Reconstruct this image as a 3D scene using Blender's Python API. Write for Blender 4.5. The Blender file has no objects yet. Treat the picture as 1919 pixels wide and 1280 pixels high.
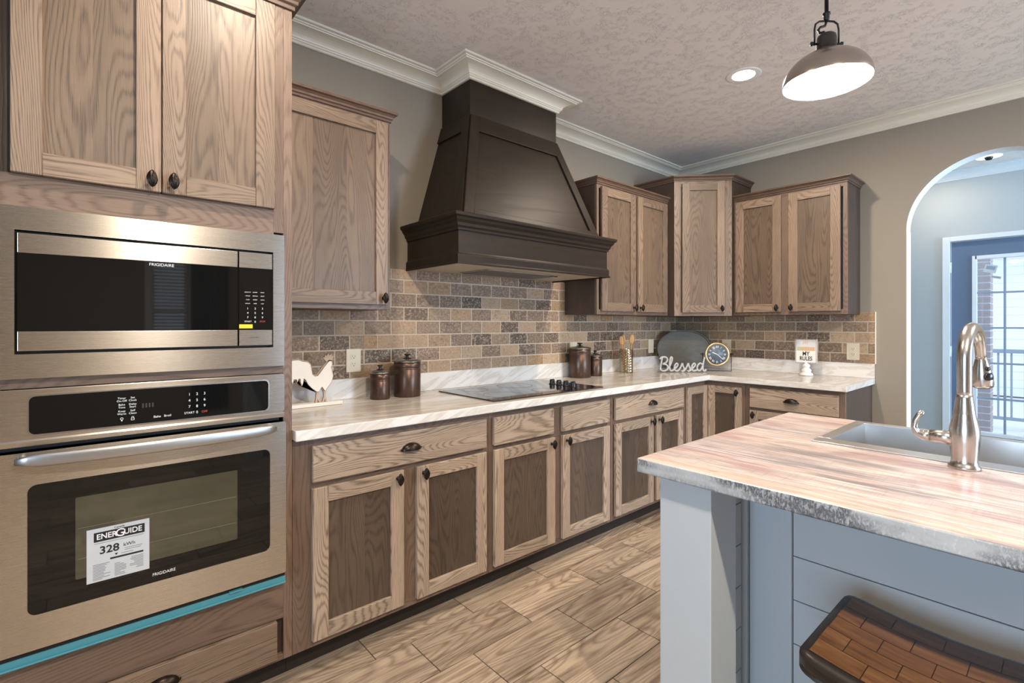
import bpy, math, random
from mathutils import Matrix, Vector
random.seed(7)
PI = math.pi
S = bpy.context.scene
C = S.collection
RX, H = 3.646, 2.72          # right wall, ceiling height
FX = 5.62                    # far wall beyond the arch
YF, XL = -6.0, -3.2          # wall behind the camera, wall on the left

# ---------------------------------------------------------------- camera
cam = bpy.data.objects.new('camera', bpy.data.cameras.new('camera')); C.objects.link(cam)
cam.location = (-.5903, -2.4919, 1.2941)
cam.rotation_euler = (PI/2, 0, -.7198)
cam.data.sensor_width = 36; cam.data.lens = 36*933.5/1919
cam.data.shift_y = -31.9/1919
cam.data.clip_start = .02; cam.data.clip_end = 200
S.camera = cam
# ---------------------------------------------------------------- world, exposure
S.view_settings.view_transform = 'Standard'; S.view_settings.look = 'None'
S.view_settings.gamma = 1; S.view_settings.use_curve_mapping = False
S.view_settings.exposure = -0.04
W = bpy.data.worlds.new('sky'); S.world = W; W.use_nodes = True
wn = W.node_tree; wn.nodes.clear()
wo = wn.nodes.new('ShaderNodeOutputWorld'); wb = wn.nodes.new('ShaderNodeBackground')
wb.inputs[0].default_value = (.72, .84, 1, 1); wb.inputs[1].default_value = 2.8
wn.links.new(wb.outputs[0], wo.inputs[0])
# ---------------------------------------------------------------- lights: ceiling downlights, fill lamps outside the added windows
WARM = (1, .85, .68); COOL = (.62, .80, 1.0)
def area(name, loc, size, power, col, rot=(0, 0, 0), sy=None, disk=False):
    l = bpy.data.lights.new(name, 'AREA'); l.energy = power; l.color = col; l.size = size
    if disk: l.shape = 'DISK'
    elif sy: l.shape = 'RECTANGLE'; l.size_y = sy
    o = bpy.data.objects.new(name, l); C.objects.link(o); o.location = loc; o.rotation_euler = rot; return o
DOWN = [(2.285, -1.222), (-.08, -1.21), (-.15, -3.3), (2.285, -3.5)]
for (dx, dy), pw in zip(DOWN, (30, 22, 76, 40)): area('downlight_lamp', (dx, dy, H-.012), .09, pw, WARM, disk=True)
area('dining_downlight_lamp', (5.15, -1.60, H-.012), .09, 6, WARM, disk=True)
area('window_fill', (XL-.12, -2.75, 1.45), 1.5, 100, COOL, (PI/2, 0, -PI/2), 1.3)  # lamp outside an unseen left window, added as cool fill
area('window_fill', (2.75, YF-.12, 1.45), 1.4, 150, COOL, (PI/2, 0, 0), 1.3)  # lamp outside an unseen front window, added as cool fill
area('window_fill', (4.7, YF-.12, 1.45), 1.3, 290, (.50, .74, 1.0), (PI/2, 0, 0), 1.5)  # lamp outside an unseen window, added to light the dining room

# ================================================================ materials
def mat(name):
    m = bpy.data.materials.new(name); m.use_nodes = True
    nt = m.node_tree; return m, nt, nt.nodes['Principled BSDF']
class N:
    """small helper around a node tree"""
    def __init__(s, nt): s.nt = nt
    def n(s, t, ins=None, **kw):
        x = s.nt.nodes.new(t)
        for k, v in kw.items(): setattr(x, k, v)
        for k, v in (ins or {}).items():
            if isinstance(v, bpy.types.NodeSocket): s.nt.links.new(v, x.inputs[k])
            else: x.inputs[k].default_value = v
        return x
    def m(s, op, a, b=0., c=None, clamp=False):
        ins = {0: a, 1: b}
        if c is not None: ins[2] = c
        return s.n('ShaderNodeMath', ins, operation=op, use_clamp=clamp).outputs[0]
    def mix(s, f, a, b, mode='MIX'):
        x = s.n('ShaderNodeMix', data_type='RGBA', blend_type=mode)
        for k, v in ((0, f), (6, a), (7, b)):
            if isinstance(v, bpy.types.NodeSocket): s.nt.links.new(v, x.inputs[k])
            else: x.inputs[k].default_value = v if k == 0 else (*v, 1)
        return x.outputs[2]
    def noise(s, vec, scale, detail=2, rough=.5, dist=0.):
        return s.n('ShaderNodeTexNoise', {'Vector': vec, 'Scale': scale, 'Detail': detail, 'Roughness': rough, 'Distortion': dist}).outputs['Fac']
    def map(s, vec, sc=(1, 1, 1), rot=(0, 0, 0), loc=(0, 0, 0)):
        return s.n('ShaderNodeMapping', {'Vector': vec, 'Scale': sc, 'Rotation': rot, 'Location': loc}).outputs[0]
    def attr(s, name, out): return s.n('ShaderNodeAttribute', attribute_name=name).outputs[out]
    def ramp(s, f, stops, interp='LINEAR'):
        r = s.n('ShaderNodeValToRGB', {0: f}); cr = r.color_ramp; cr.interpolation = interp
        while len(cr.elements) < len(stops): cr.elements.new(.5)
        for e, (p, c) in zip(cr.elements, stops): e.position = p; e.color = (*c, 1)
        return r.outputs[0]
    def rng(s, f, a, b, c=0., d=1.):
        return s.n('ShaderNodeMapRange', {0: f, 1: a, 2: b, 3: c, 4: d}).outputs[0]
    def bump(s, h, strength, dist, bsdf):
        b = s.n('ShaderNodeBump', {'Height': h, 'Strength': strength, 'Distance': dist})
        s.nt.links.new(b.outputs[0], bsdf.inputs['Normal'])

def plain(name, col, rough=.5, metal=0., **kw):
    m, nt, b = mat(name)
    b.inputs['Base Color'].default_value = (*col, 1); b.inputs['Roughness'].default_value = rough
    b.inputs['Metallic'].default_value = metal
    for k, v in kw.items(): b.inputs[k].default_value = v
    return m

def oak(name, light, dark, ring=.62, rough=.42, rings=42., stretch=1.0, tone=.35, streak=0., spec=.5):
    m, nt, b = mat(name); k = N(nt)
    wc = k.attr('wc', 'Vector'); rnd = k.attr('rnd', 'Fac')
    n1 = k.noise(k.map(wc, (1.05*stretch, 7.0, 7.0)), 1., 1.2, .35, .1)
    wob = k.noise(k.map(wc, (7., 60., 60.)), 1., 2, .6)
    yy = k.n('ShaderNodeSeparateXYZ', {0: wc}).outputs[1]
    straight = k.m('MULTIPLY', yy, k.m('MULTIPLY', k.m('POWER', rnd, 2.), 3.4))
    ph = k.m('MULTIPLY', k.m('ADD', k.m('ADD', n1, straight), k.m('MULTIPLY', wob, .022)), rings*6.283)
    sn = k.m('MULTIPLY_ADD', k.m('SINE', ph), .5, .5)
    ringf = k.m('POWER', sn, 2.6)
    pore = k.noise(k.map(wc, (11., 480., 480.)), 1., 2, .6)
    poref = k.rng(pore, .42, .68)
    poremask = k.m('MULTIPLY', poref, k.m('MULTIPLY_ADD', ringf, .55, .35))
    blot = k.noise(k.map(wc, (3., 14., 14.)), 1., 3, .6)
    f = k.m('ADD', k.m('MULTIPLY', ringf, ring*.62), k.m('MULTIPLY', poremask, .55), clamp=True)
    col = k.mix(f, light, dark)
    if streak:
        sk = k.noise(k.map(wc, (1.5, 34., 34.)), 1., 5, .68, .25)
        col = k.mix(k.m('MULTIPLY', k.rng(sk, .46, .68), streak), col, (dark[0]*.75, dark[1]*.72, dark[2]*.7))
    tn = k.m('ADD', k.m('MULTIPLY_ADD', k.m('SUBTRACT', rnd, .5), tone, 1.), k.m('MULTIPLY', k.m('SUBTRACT', blot, .5), .55))
    g = k.n('ShaderNodeCombineColor', {0: tn, 1: tn, 2: tn}).outputs[0]
    col2 = k.mix(1., col, (1, 1, 1), 'MULTIPLY'); nt.links.new(g, col2.node.inputs[7])
    nt.links.new(col2, b.inputs['Base Color'])
    b.inputs['Roughness'].default_value = rough
    b.inputs['Specular IOR Level'].default_value = spec
    k.bump(k.m('ADD', k.m('MULTIPLY', poremask, -.6), k.m('MULTIPLY', ringf, -.4)), .35, .0008, b)
    return m
OAK = oak('stained_oak', (.262, .186, .130), (.082, .050, .033), ring=.70)
OAKB = oak('lit_oak_base_front', (.43, .33, .247), (.10, .068, .048), ring=.74)  # brighter copy of the oak, light on the base fronts put into colour
OAKP = oak('shaded_oak_panel', (.108, .075, .053), (.040, .027, .019), rings=34.)  # darker copy of the oak, shade of the recessed base panels in its colour
OAKD = oak('stained_oak_frame', (.19, .127, .092), (.085, .054, .039))
OAKU = oak('stained_oak_upper_panel', (.175, .120, .080), (.066, .042, .028), rings=34., ring=.7)
TOE = plain('black_brown_toe_kick', (.022, .015, .011), .6)
OAKE = oak('dark_end_panel', (.075, .050, .038), (.045, .029, .022), ring=.4)
HOODM = oak('dark_walnut_stain', (.027, .018, .012), (.015, .010, .007), ring=.35, rough=.42, rings=6., tone=.25, spec=.2)
MOULD = oak('dark_moulding', (.13, .080, .056), (.065, .040, .028), ring=.5)
FLOORM = oak('wood_look_tile', (.56, .44, .325), (.175, .115, .078), ring=.60, rough=.36, rings=22., stretch=.9, tone=.4, streak=.8)
SPOON = oak('pale_spoon_wood', (.62, .34, .12), (.42, .2, .07), ring=.3)

def streaky():
    m, nt, b = mat('marble_laminate'); k = N(nt)
    p = k.n('ShaderNodeNewGeometry').outputs['Position']
    # the streaks run along the counter, climbing a little across it
    q = k.map(p, (1, 1, 1), (0, 0, .14))
    a = k.noise(k.map(q, (1.6, 11., 11.)), 1., 5, .62, .9)
    a2 = k.noise(k.map(q, (2.6, 24., 24.), loc=(4, 2, 1)), 1., 4, .6, 1.2)
    big = k.noise(k.map(q, (.8, 3., 3.)), 1., 2, .5)
    c = k.ramp(a, [(0, (.66, .645, .62)), (.43, (.64, .61, .58)), (.50, (.47, .40, .335)), (.58, (.58, .54, .49)), (.66, (.38, .34, .305)), (.76, (.64, .62, .59))])
    line = k.rng(k.m('ABSOLUTE', k.m('SUBTRACT', a2, .5)), 0, .028, 1, 0)
    lf = k.m('MULTIPLY', line, k.rng(big, .42, .62))
    c = k.mix(k.m('MULTIPLY', lf, .75), c, (.27, .215, .17))
    nt.links.new(c, b.inputs['Base Color']); b.inputs['Roughness'].default_value = .17
    return m
MARBLE = streaky()
def marble_edge():
    m, nt, b = mat('marble_laminate_edge'); k = N(nt)
    p = k.n('ShaderNodeNewGeometry').outputs['Position']
    q = k.map(p, (1, 1, 1), (0, .42, .42))
    a = k.noise(k.map(q, (2.2, 5., 22.)), 1., 5, .6, .5)
    c = k.ramp(a, [(0, (.82, .81, .79)), (.48, (.80, .78, .75)), (.56, (.66, .61, .55)), (.64, (.78, .76, .73)), (.72, (.50, .46, .42))])
    nt.links.new(c, b.inputs['Base Color']); b.inputs['Roughness'].default_value = .2
    return m
MARBLE_E = marble_edge()
def reclaimed():
    m, nt, b = mat('reclaimed_plank_laminate'); k = N(nt)
    p = k.n('ShaderNodeNewGeometry').outputs['Position']
    sx = k.n('ShaderNodeSeparateXYZ', {0: p})
    row = k.m('FLOOR', k.m('DIVIDE', sx.outputs[0], .135))
    wn_ = k.n('ShaderNodeTexWhiteNoise', {1: row}, noise_dimensions='1D').outputs[0]
    q = k.n('ShaderNodeCombineXYZ', {0: sx.outputs[0], 1: k.m('ADD', sx.outputs[1], k.m('MULTIPLY', wn_, 9.)), 2: k.m('MULTIPLY', wn_, 5.)}).outputs[0]
    a = k.noise(k.map(q, (13., 1.3, 1.)), 1., 5, .62, .5)
    bb = k.noise(k.map(q, (6., 1.6, 1.), loc=(7, 3, 2)), 1., 3, .55, .8)
    fine = k.noise(k.map(q, (150., 5., 1.)), 1., 3, .6)
    c = k.ramp(a, [(0, (.76, .68, .63)), (.38, (.74, .655, .60)), (.46, (.62, .46, .40)), (.51, (.74, .67, .63)), (.60, (.50, .42, .41)), (.70, (.72, .67, .65))])
    c = k.mix(k.m('MULTIPLY', k.rng(bb, .53, .66), k.rng(fine, .30, .52)), c, (.44, .27, .28))
    c = k.mix(k.m('MULTIPLY', k.rng(bb, .45, .34), k.rng(fine, .25, .5)), c, (.25, .24, .25))
    c = k.mix(k.m('MULTIPLY', k.rng(fine, .45, .62), .6), c, (.36, .30, .29))
    seam = k.rng(k.m('ABSOLUTE', k.m('SUBTRACT', k.m('FRACT', k.m('DIVIDE', sx.outputs[0], .135)), .5)), .485, .5)
    c = k.mix(k.m('MULTIPLY', seam, .4), c, (.35, .28, .26))
    c = k.mix(wn_, c, c); tint = k.mix(wn_, (1.02, .99, .96), (.84, .85, .90)); c = k.mix(1., c, tint, 'MULTIPLY')
    saw = k.noise(k.map(q, (9., 170., 1.)), 1., 2, .6)
    c = k.mix(k.m('MULTIPLY', k.rng(saw, .52, .68), k.rng(a, .45, .62, .05, .45)), c, (.30, .25, .25))
    kn = k.n('ShaderNodeTexVoronoi', {'Vector': k.map(q, (5., 2.6, 1.)), 'Scale': 1.}).outputs['Distance']
    c = k.mix(k.m('MULTIPLY', k.rng(kn, .075, .045), .7), c, (.24, .17, .15))
    nt.links.new(c, b.inputs['Base Color']); b.inputs['Roughness'].default_value = .3
    return m
PLANK = reclaimed()
def saw_edge():
    m, nt, b = mat('saw_marked_edge'); k = N(nt)
    p = k.n('ShaderNodeNewGeometry').outputs['Position']
    a = k.noise(k.map(p, (130., 130., 60.)), 1., 3, .7)
    big = k.noise(k.map(p, (5., 5., 16.)), 1., 3, .55)
    br = k.noise(k.map(p, (2.2, 2.2, 3.), loc=(3, 1.7, 0)), 1., 2, .5)
    c = k.mix(k.rng(br, .53, .60), (.44, .47, .485), (.13, .10, .105))
    c = k.mix(k.m('MULTIPLY', k.rng(big, .36, .54), k.rng(a, .36, .56)), c, (.06, .065, .08))
    c = k.mix(k.m('MULTIPLY', k.rng(a, .55, .75), .5), c, (.74, .77, .77))
    nt.links.new(c, b.inputs['Base Color']); b.inputs['Roughness'].default_value = .45
    return m
SAW = saw_edge()
def travertine():
    m, nt, b = mat('tumbled_travertine'); k = N(nt)
    wc = k.attr('wc', 'Vector'); rnd = k.attr('rnd', 'Fac')
    base = k.ramp(rnd, [(0, (.56, .43, .31)), (.18, (.46, .33, .225)), (.27, (.42, .27, .145)), (.34, (.36, .275, .20)), (.55, (.24, .175, .125)), (.72, (.29, .20, .155)), (.85, (.15, .105, .075)), (1, (.10, .07, .052))])
    a = k.noise(k.map(wc, (80, 95, 95)), 1., 5, .8)
    bb = k.noise(k.map(wc, (14, 22, 22)), 1., 3, .6)
    c = k.mix(k.m('MULTIPLY', k.rng(a, .5, .62), k.m('MULTIPLY_ADD', rnd, .55, .35)), base, (.62, .54, .45))
    c = k.mix(k.m('MULTIPLY', k.rng(a, .46, .34), k.rng(bb, .35, .6, .3, .9)), c, (.085, .062, .046))
    c = k.mix(k.m('MULTIPLY', k.rng(bb, .55, .75), .35), c, (.20, .13, .09))
    c = k.mix(1., c, (.88, .82, .74), 'MULTIPLY')
    nt.links.new(c, b.inputs['Base Color']); b.inputs['Roughness'].default_value = .55
    k.bump(a, .4, .002, b)
    return m
TRAV = travertine()
GROUT = plain('sand_grout', (.60, .51, .40), .8)
FGROUT = plain('dark_floor_grout', (.10, .07, .05), .8)
def paint(name, col, bs=.05, sc=260.):
    m, nt, b = mat(name); k = N(nt)
    p = k.n('ShaderNodeNewGeometry').outputs['Position']
    b.inputs['Base Color'].default_value = (*col, 1); b.inputs['Roughness'].default_value = .6
    k.bump(k.noise(p, sc, 2), bs, .002, b); return m
WALL = paint('greige_wall_paint', (.295, .258, .208))
FARWALL = paint('daylit_wall_paint', (.50, .53, .53))  # same paint as the kitchen, bright cool daylight put into its colour
CREAM = plain('cream_trim_paint', (.84, .77, .64), .4)
WHITE = plain('white_trim_paint', (.80, .82, .83), .4)
def knockdown():
    m, nt, b = mat('knockdown_ceiling'); k = N(nt)
    p = k.n('ShaderNodeNewGeometry').outputs['Position']
    a = k.noise(p, 60., 3, .55, 1.6)
    h = k.m('MULTIPLY', k.rng(k.m('ABSOLUTE', k.m('SUBTRACT', a, .5)), .035, 0.), k.rng(k.noise(p, 20., 2), .45, .70))
    b.inputs['Base Color'].default_value = (.84, .775, .715, 1); b.inputs['Roughness'].default_value = .75
    k.bump(h, .7, .0055, b); return m
CEIL = knockdown()
def steel(name, col=(.56, .53, .485), rough=.27, an=.75):
    m, nt, b = mat(name); k = N(nt)
    wc = k.attr('wc', 'Vector')
    f = k.noise(k.map(wc, (3., 900., 900.)), 1., 2, .5)
    b.inputs['Base Color'].default_value = (*col, 1); b.inputs['Metallic'].default_value = 1
    nt.links.new(k.rng(f, .3, .7, rough*.975, rough*1.03), b.inputs['Roughness'])
    b.inputs['Anisotropic'].default_value = .85
    # the brushing runs along the grain axis: a constant tangent
    cmb = k.n('ShaderNodeCombineXYZ', {0: 0., 1: 0., 2: 1.})
    nt.links.new(cmb.outputs[0], b.inputs['Tangent'])
    return m
STEEL = steel('brushed_steel')
STEELR = plain('satin_nickel', (.58, .555, .525), .26, 1.)
SINKM = plain('satin_sink_steel', (.56, .56, .56), .36, 1.)
BGLASS = plain('black_glass', (.006, .006, .006), .03, 0., **{'Specular IOR Level': .45})
OGLASS = plain('oven_inner_glass', (.034, .038, .022), .05, 0., **{'Specular IOR Level': .8, 'IOR': 1.7})
GAP = plain('black_gap', (.006, .006, .006), .6)
BLKP = plain('black_plastic', (.012, .012, .014), .25)
BRONZE = plain('oil_rubbed_bronze', (.035, .026, .021), .33, .85)
BRONZE2 = plain('bronze_canister', (.115, .072, .055), .34, .75)
LIDM = plain('grey_metal_lid', (.30, .30, .28), .25, .9)
IVORY = plain('ivory_plastic', (.74, .66, .50), .35)
PAPER = plain('pale_grey_label', (.55, .58, .60), .5)
INK = plain('black_ink', (.012, .012, .014), .5)
WINK = plain('white_ink', (.80, .80, .80), .5)
RINK = plain('red_ink', (.55, .06, .04), .5)
YEL = plain('yellow_sticker', (.80, .62, .02), .5)
ORG = plain('orange_ink', (.72, .40, .14), .5); GRN = plain('green_ink', (.48, .52, .22), .5)
BLUE = plain('blue_film', (.075, .30, .37), .25)
GBLUE = plain('grey_blue_panel_paint', (.475, .52, .545), .42)
SLATE = plain('slate_blue_door_paint', (.12, .17, .26), .35)
WPAINT = plain('white_painted_wood', (.82, .79, .74), .5)
TANW = plain('tan_edge_wood', (.52, .40, .30), .6)
GREYW = oak('grey_tray_wood', (.135, .13, .11), (.09, .085, .072), ring=.35, rough=.5, tone=.2)
GWHITE = plain('grey_painted_metal', (.47, .455, .43), .45)
GOLD = plain('aged_gold', (.75, .55, .30), .3, .9)
DIAL = plain('slate_clock_dial', (.10, .125, .155), .35)
SHADE = plain('pewter_shade', (.36, .32, .29), .26, .9)
SHADEIN = plain('white_enamel', (.85, .84, .82), .4)
DARKSTEEL = plain('filter_mesh', (.16, .15, .15), .4, .8)
SOFFIT = plain('hood_soffit', (.52, .46, .37), .5)
BRICKM = plain('outdoor_brick', (.42, .36, .36), .8)
DECK = plain('deck_boards', (.62, .62, .63), .7)
SIDING = plain('white_siding', (.80, .82, .86), .6)
RAIL = plain('blue_grey_rail_paint', (.28, .34, .40), .5)
FABRIC = plain('dark_curtain', (.02, .02, .025), .9)
def emis(name, col, st):
    m, nt, b = mat(name); b.inputs['Base Color'].default_value = (*col, 1)
    b.inputs['Emission Color'].default_value = (*col, 1); b.inputs['Emission Strength'].default_value = st
    return m
LED = emis('lit_lamp', (1, .9, .74), 14.)
def pane():
    m = bpy.data.materials.new('window_glass'); m.use_nodes = True; nt = m.node_tree; nt.nodes.clear(); k = N(nt)
    t = k.n('ShaderNodeBsdfTransparent', {0: (.96, .98, 1, 1)}); g = k.n('ShaderNodeBsdfGlossy', {'Roughness': .02})
    fr = k.n('ShaderNodeFresnel', {0: 1.35})
    mx = k.n('ShaderNodeMixShader', {0: fr.outputs[0], 1: t.outputs[0], 2: g.outputs[0]})
    o = k.n('ShaderNodeOutputMaterial', {0: mx.outputs[0]}); return m
GLASS = pane()
def jarglass():
    m = bpy.data.materials.new('moulded_glass'); m.use_nodes = True; nt = m.node_tree; nt.nodes.clear(); k = N(nt)
    t = k.n('ShaderNodeBsdfTransparent', {0: (.80, .74, .62, 1)}); g = k.n('ShaderNodeBsdfGlossy', {'Roughness': .08, 'Color': (.9, .85, .75, 1)})
    mx = k.n('ShaderNodeMixShader', {0: .22, 1: t.outputs[0], 2: g.outputs[0]})
    k.n('ShaderNodeOutputMaterial', {0: mx.outputs[0]}); return m
JAR = jarglass()
def stoolwood():
    m, nt, b = mat('parquet_seat_wood'); k = N(nt)
    wc = k.attr('wc', 'Vector'); rnd = k.attr('rnd', 'Fac')
    a = k.noise(k.map(wc, (6, 60, 60)), 1., 4, .6, .4)
    c = k.ramp(a, [(.25, (.055, .024, .010)), (.5, (.125, .058, .023)), (.75, (.20, .105, .045))])
    c = k.mix(k.m('MULTIPLY', rnd, .45), c, (.10, .04, .018))
    nt.links.new(c, b.inputs['Base Color']); b.inputs['Roughness'].default_value = .3; return m
STOOL = stoolwood()
STOOLD = plain('dark_stool_frame', (.018, .014, .012), .35)

# ================================================================ mesh builder
PERM = {'x': lambda p: (p[0], p[1], p[2]), 'y': lambda p: (p[1], p[0], p[2]), 'z': lambda p: (p[2], p[0], p[1])}
class MB:
    def __init__(s, M=None): s.v = []; s.f = []; s.wc = []; s.rn = []; s.mi = []; s.M = M; s.sm = []
    def add(s, vs, fs, g='x', off=None, rnd=None, mi=0, smooth=False):
        b = len(s.v); o = off or (random.uniform(-40, 40), random.uniform(-40, 40), random.uniform(-40, 40))
        r = random.random() if rnd is None else rnd
        for p in vs:
            w = PERM[g](p); s.v.append(tuple(p)); s.wc.append((w[0]+o[0], w[1]+o[1], w[2]+o[2])); s.rn.append(r)
        for f in fs: s.f.append([b+i for i in f]); s.mi.append(mi); s.sm.append(smooth)
    def box(s, x0, x1, y0, y1, z0, z1, g='x', **k):
        x0, x1 = sorted((x0, x1)); y0, y1 = sorted((y0, y1)); z0, z1 = sorted((z0, z1))
        s.add([(x0,y0,z0),(x1,y0,z0),(x1,y1,z0),(x0,y1,z0),(x0,y0,z1),(x1,y0,z1),(x1,y1,z1),(x0,y1,z1)],
              [(3,2,1,0),(4,5,6,7),(0,1,5,4),(1,2,6,5),(2,3,7,6),(3,0,4,7)], g, **k)
    def prism(s, poly, a, b, plane='xz', g='x', mi=0, mi_cap=None, smooth=False, **k):
        """extrude a 2-D outline between two depths on the third axis"""
        P = {'xz': lambda p, d: (p[0], d, p[1]), 'xy': lambda p, d: (p[0], p[1], d), 'yz': lambda p, d: (d, p[0], p[1])}[plane]
        n = len(poly); vs = [P(p, a) for p in poly]+[P(p, b) for p in poly]
        o = k.pop('off', None) or (random.uniform(-40, 40),)*3; r = k.pop('rnd', random.random())
        base = len(s.v); area2 = sum(poly[i][0]*poly[(i+1) % n][1]-poly[(i+1) % n][0]*poly[i][1] for i in range(n))
        s.add(vs, [], g, off=o, rnd=r)
        flip = (area2 > 0) == ((b > a) if plane != 'xz' else (b < a))
        caps = [list(range(n)), list(range(2*n-1, n-1, -1))] if not flip else [list(range(n-1, -1, -1)), list(range(n, 2*n))]
        for c in caps: s.f.append([base+i for i in c]); s.mi.append(mi if mi_cap is None else mi_cap); s.sm.append(False)
        for i in range(n):
            j = (i+1) % n; q = [i, j, n+j, n+i] if flip else [j, i, n+i, n+j]
            s.f.append([base+t for t in q]); s.mi.append(mi); s.sm.append(smooth)
    def lathe(s, prof, c=(0, 0, 0), n=32, M=None, mi=0, smooth=True, **k):
        vs = []; fs = []
        for r, z in prof:
            for i in range(n):
                a = 2*PI*i/n; p = Vector((r*math.cos(a), r*math.sin(a), z))
                if M: p = M @ p
                vs.append((p.x+c[0], p.y+c[1], p.z+c[2]))
        for j in range(len(prof)-1):
            for i in range(n):
                i2 = (i+1) % n; fs.append((j*n+i, j*n+i2, (j+1)*n+i2, (j+1)*n+i))
        if prof[0][0] > 1e-5: fs.append(tuple(range(n-1, -1, -1)))
        if prof[-1][0] > 1e-5: fs.append(tuple((len(prof)-1)*n+i for i in range(n)))
        s.add(vs, fs, mi=mi, smooth=smooth, **k)
    def tube(s, pts, r, n=12, mi=0, cap=True, **k):
        pts = [Vector(p) for p in pts]; m = len(pts); rs = r if isinstance(r, (list, tuple)) else [r]*m
        vs = []; fs = []; up = None
        for i, p in enumerate(pts):
            t = (pts[min(i+1, m-1)]-pts[max(i-1, 0)]).normalized()
            if up is None: up = Vector((0, 0, 1)) if abs(t.z) < .9 else Vector((0, 1, 0))
            a = t.cross(up).normalized(); b = a.cross(t).normalized(); up = b
            for j in range(n):
                q = 2*PI*j/n; w = p+(a*math.cos(q)+b*math.sin(q))*rs[i]; vs.append(tuple(w))
        for i in range(m-1):
            for j in range(n):
                j2 = (j+1) % n; fs.append((i*n+j, i*n+j2, (i+1)*n+j2, (i+1)*n+j))
        if cap: fs.append(tuple(range(n-1, -1, -1))); fs.append(tuple((m-1)*n+i for i in range(n)))
        s.add(vs, fs, mi=mi, smooth=True, **k)
    def sweep(s, prof, path, side=1, z0=0., closed=False, mi=0, ends=True, **k):
        """profile (out, up) swept along a plan path with mitred corners"""
        n = len(path); P = [Vector(p) for p in path]; vs = []; fs = []
        for i in range(n):
            d1 = (P[i]-P[i-1]).normalized() if (i > 0 or closed) else None
            d2 = (P[(i+1) % n]-P[i]).normalized() if (i < n-1 or closed) else None
            d1 = d1 or d2; d2 = d2 or d1
            n1 = Vector((-d1.y, d1.x))*side; n2 = Vector((-d2.y, d2.x))*side
            m = (n1+n2)/(1+n1.dot(n2))
            for o, u in prof: vs.append((P[i].x+m.x*o, P[i].y+m.y*o, z0+u))
        q = len(prof)
        for i in range(n if closed else n-1):
            a, b = i*q, ((i+1) % n)*q
            for j in range(q):
                j2 = (j+1) % q; f = (a+j, b+j, b+j2, a+j2); fs.append(f if side < 0 else f[::-1])
        if not closed and ends:
            fs.append(tuple(range(q))); fs.append(tuple((n-1)*q+j for j in range(q-1, -1, -1)))
        s.add(vs, fs, mi=mi, **k)
    def build(s, name, mats, parent=None, bev=0., seg=2, auto=False, mesh_only=False):
        if s.M:
            s.v = [tuple(s.M @ Vector(p)) for p in s.v]
        xs, ys, zs = zip(*s.v); c = Vector(((min(xs)+max(xs))/2, (min(ys)+max(ys))/2, min(zs)))
        if mesh_only: c = Vector((0, 0, 0))
        me = bpy.data.meshes.new(name)
        me.from_pydata([(p[0]-c.x, p[1]-c.y, p[2]-c.z) for p in s.v], [], s.f)
        for m in (mats if isinstance(mats, (list, tuple)) else [mats]): me.materials.append(m)
        me.polygons.foreach_set('material_index', s.mi); me.polygons.foreach_set('use_smooth', s.sm)
        a = me.attributes.new('wc', 'FLOAT_VECTOR', 'POINT'); a.data.foreach_set('vector', [t for w in s.wc for t in w])
        a = me.attributes.new('rnd', 'FLOAT', 'POINT'); a.data.foreach_set('value', s.rn)
        me.update()
        if mesh_only: return me
        o = bpy.data.objects.new(name, me); C.objects.link(o); put(o, parent, c)
        if bev:
            md = o.modifiers.new('bevel', 'BEVEL'); md.width = bev; md.segments = seg; md.limit_method = 'ANGLE'; md.angle_limit = math.radians(35)
            md.harden_normals = False
        return o
ORG_ = {}
def world_of(o):
    v = Vector(o.location); p = o.parent
    while p: v += Vector(p.location); p = p.parent
    return v
def put(o, parent, c):
    if parent is not None:
        o.parent = parent; o.location = Vector(c)-world_of(parent)
    else: o.location = c
def empty(name, loc, label, cat, group=None):
    o = bpy.data.objects.new(name, None); o.empty_display_size = .05; C.objects.link(o); o.location = loc
    return tag(o, label, cat, group)
def tag(o, label=None, cat=None, group=None, kind=None):
    if label: o['label'] = label
    if cat: o['category'] = cat
    if group: o['group'] = group
    if kind: o['kind'] = kind
    return o
def struct(o): o['kind'] = 'structure'; return o
def place(me, name, parent, loc, R=None, scale=None):
    o = bpy.data.objects.new(name, me); C.objects.link(o); put(o, parent, Vector(loc))
    if R is not None: o.rotation_euler = R.to_euler()
    if scale: o.scale = scale
    return o
def text(body, size, M, m, parent, name='lettering', ext=.0003, align='CENTER', shear=0., width=1., bold=0.):
    cu = bpy.data.curves.new(name, 'FONT'); cu.body = body; cu.size = size; cu.align_x = align; cu.align_y = 'CENTER'
    cu.extrude = ext; cu.shear = shear; cu.offset = bold; cu.resolution_u = 3
    to = bpy.data.objects.new(name, cu); me = bpy.data.meshes.new_from_object(to)
    bpy.data.objects.remove(to); bpy.data.curves.remove(cu)
    me.transform(Matrix.Diagonal((width, 1, 1, 1)))
    me.transform(M); vs = [v.co for v in me.vertices]
    c = Vector(((min(v.x for v in vs)+max(v.x for v in vs))/2, (min(v.y for v in vs)+max(v.y for v in vs))/2, min(v.z for v in vs)))
    me.transform(Matrix.Translation(-c)); me.materials.clear(); me.materials.append(m)
    o = bpy.data.objects.new(name, me); C.objects.link(o); put(o, parent, c); return o
FACE = Matrix.Rotation(PI/2, 4, 'X')         # text standing up, read from the -Y side
def fr(x, y, z): return Matrix.Translation((x, y, z)) @ FACE
def rot2(px, py, a): return Matrix.Translation((px, py, 0)) @ Matrix.Rotation(a, 4, 'Z')

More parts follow.
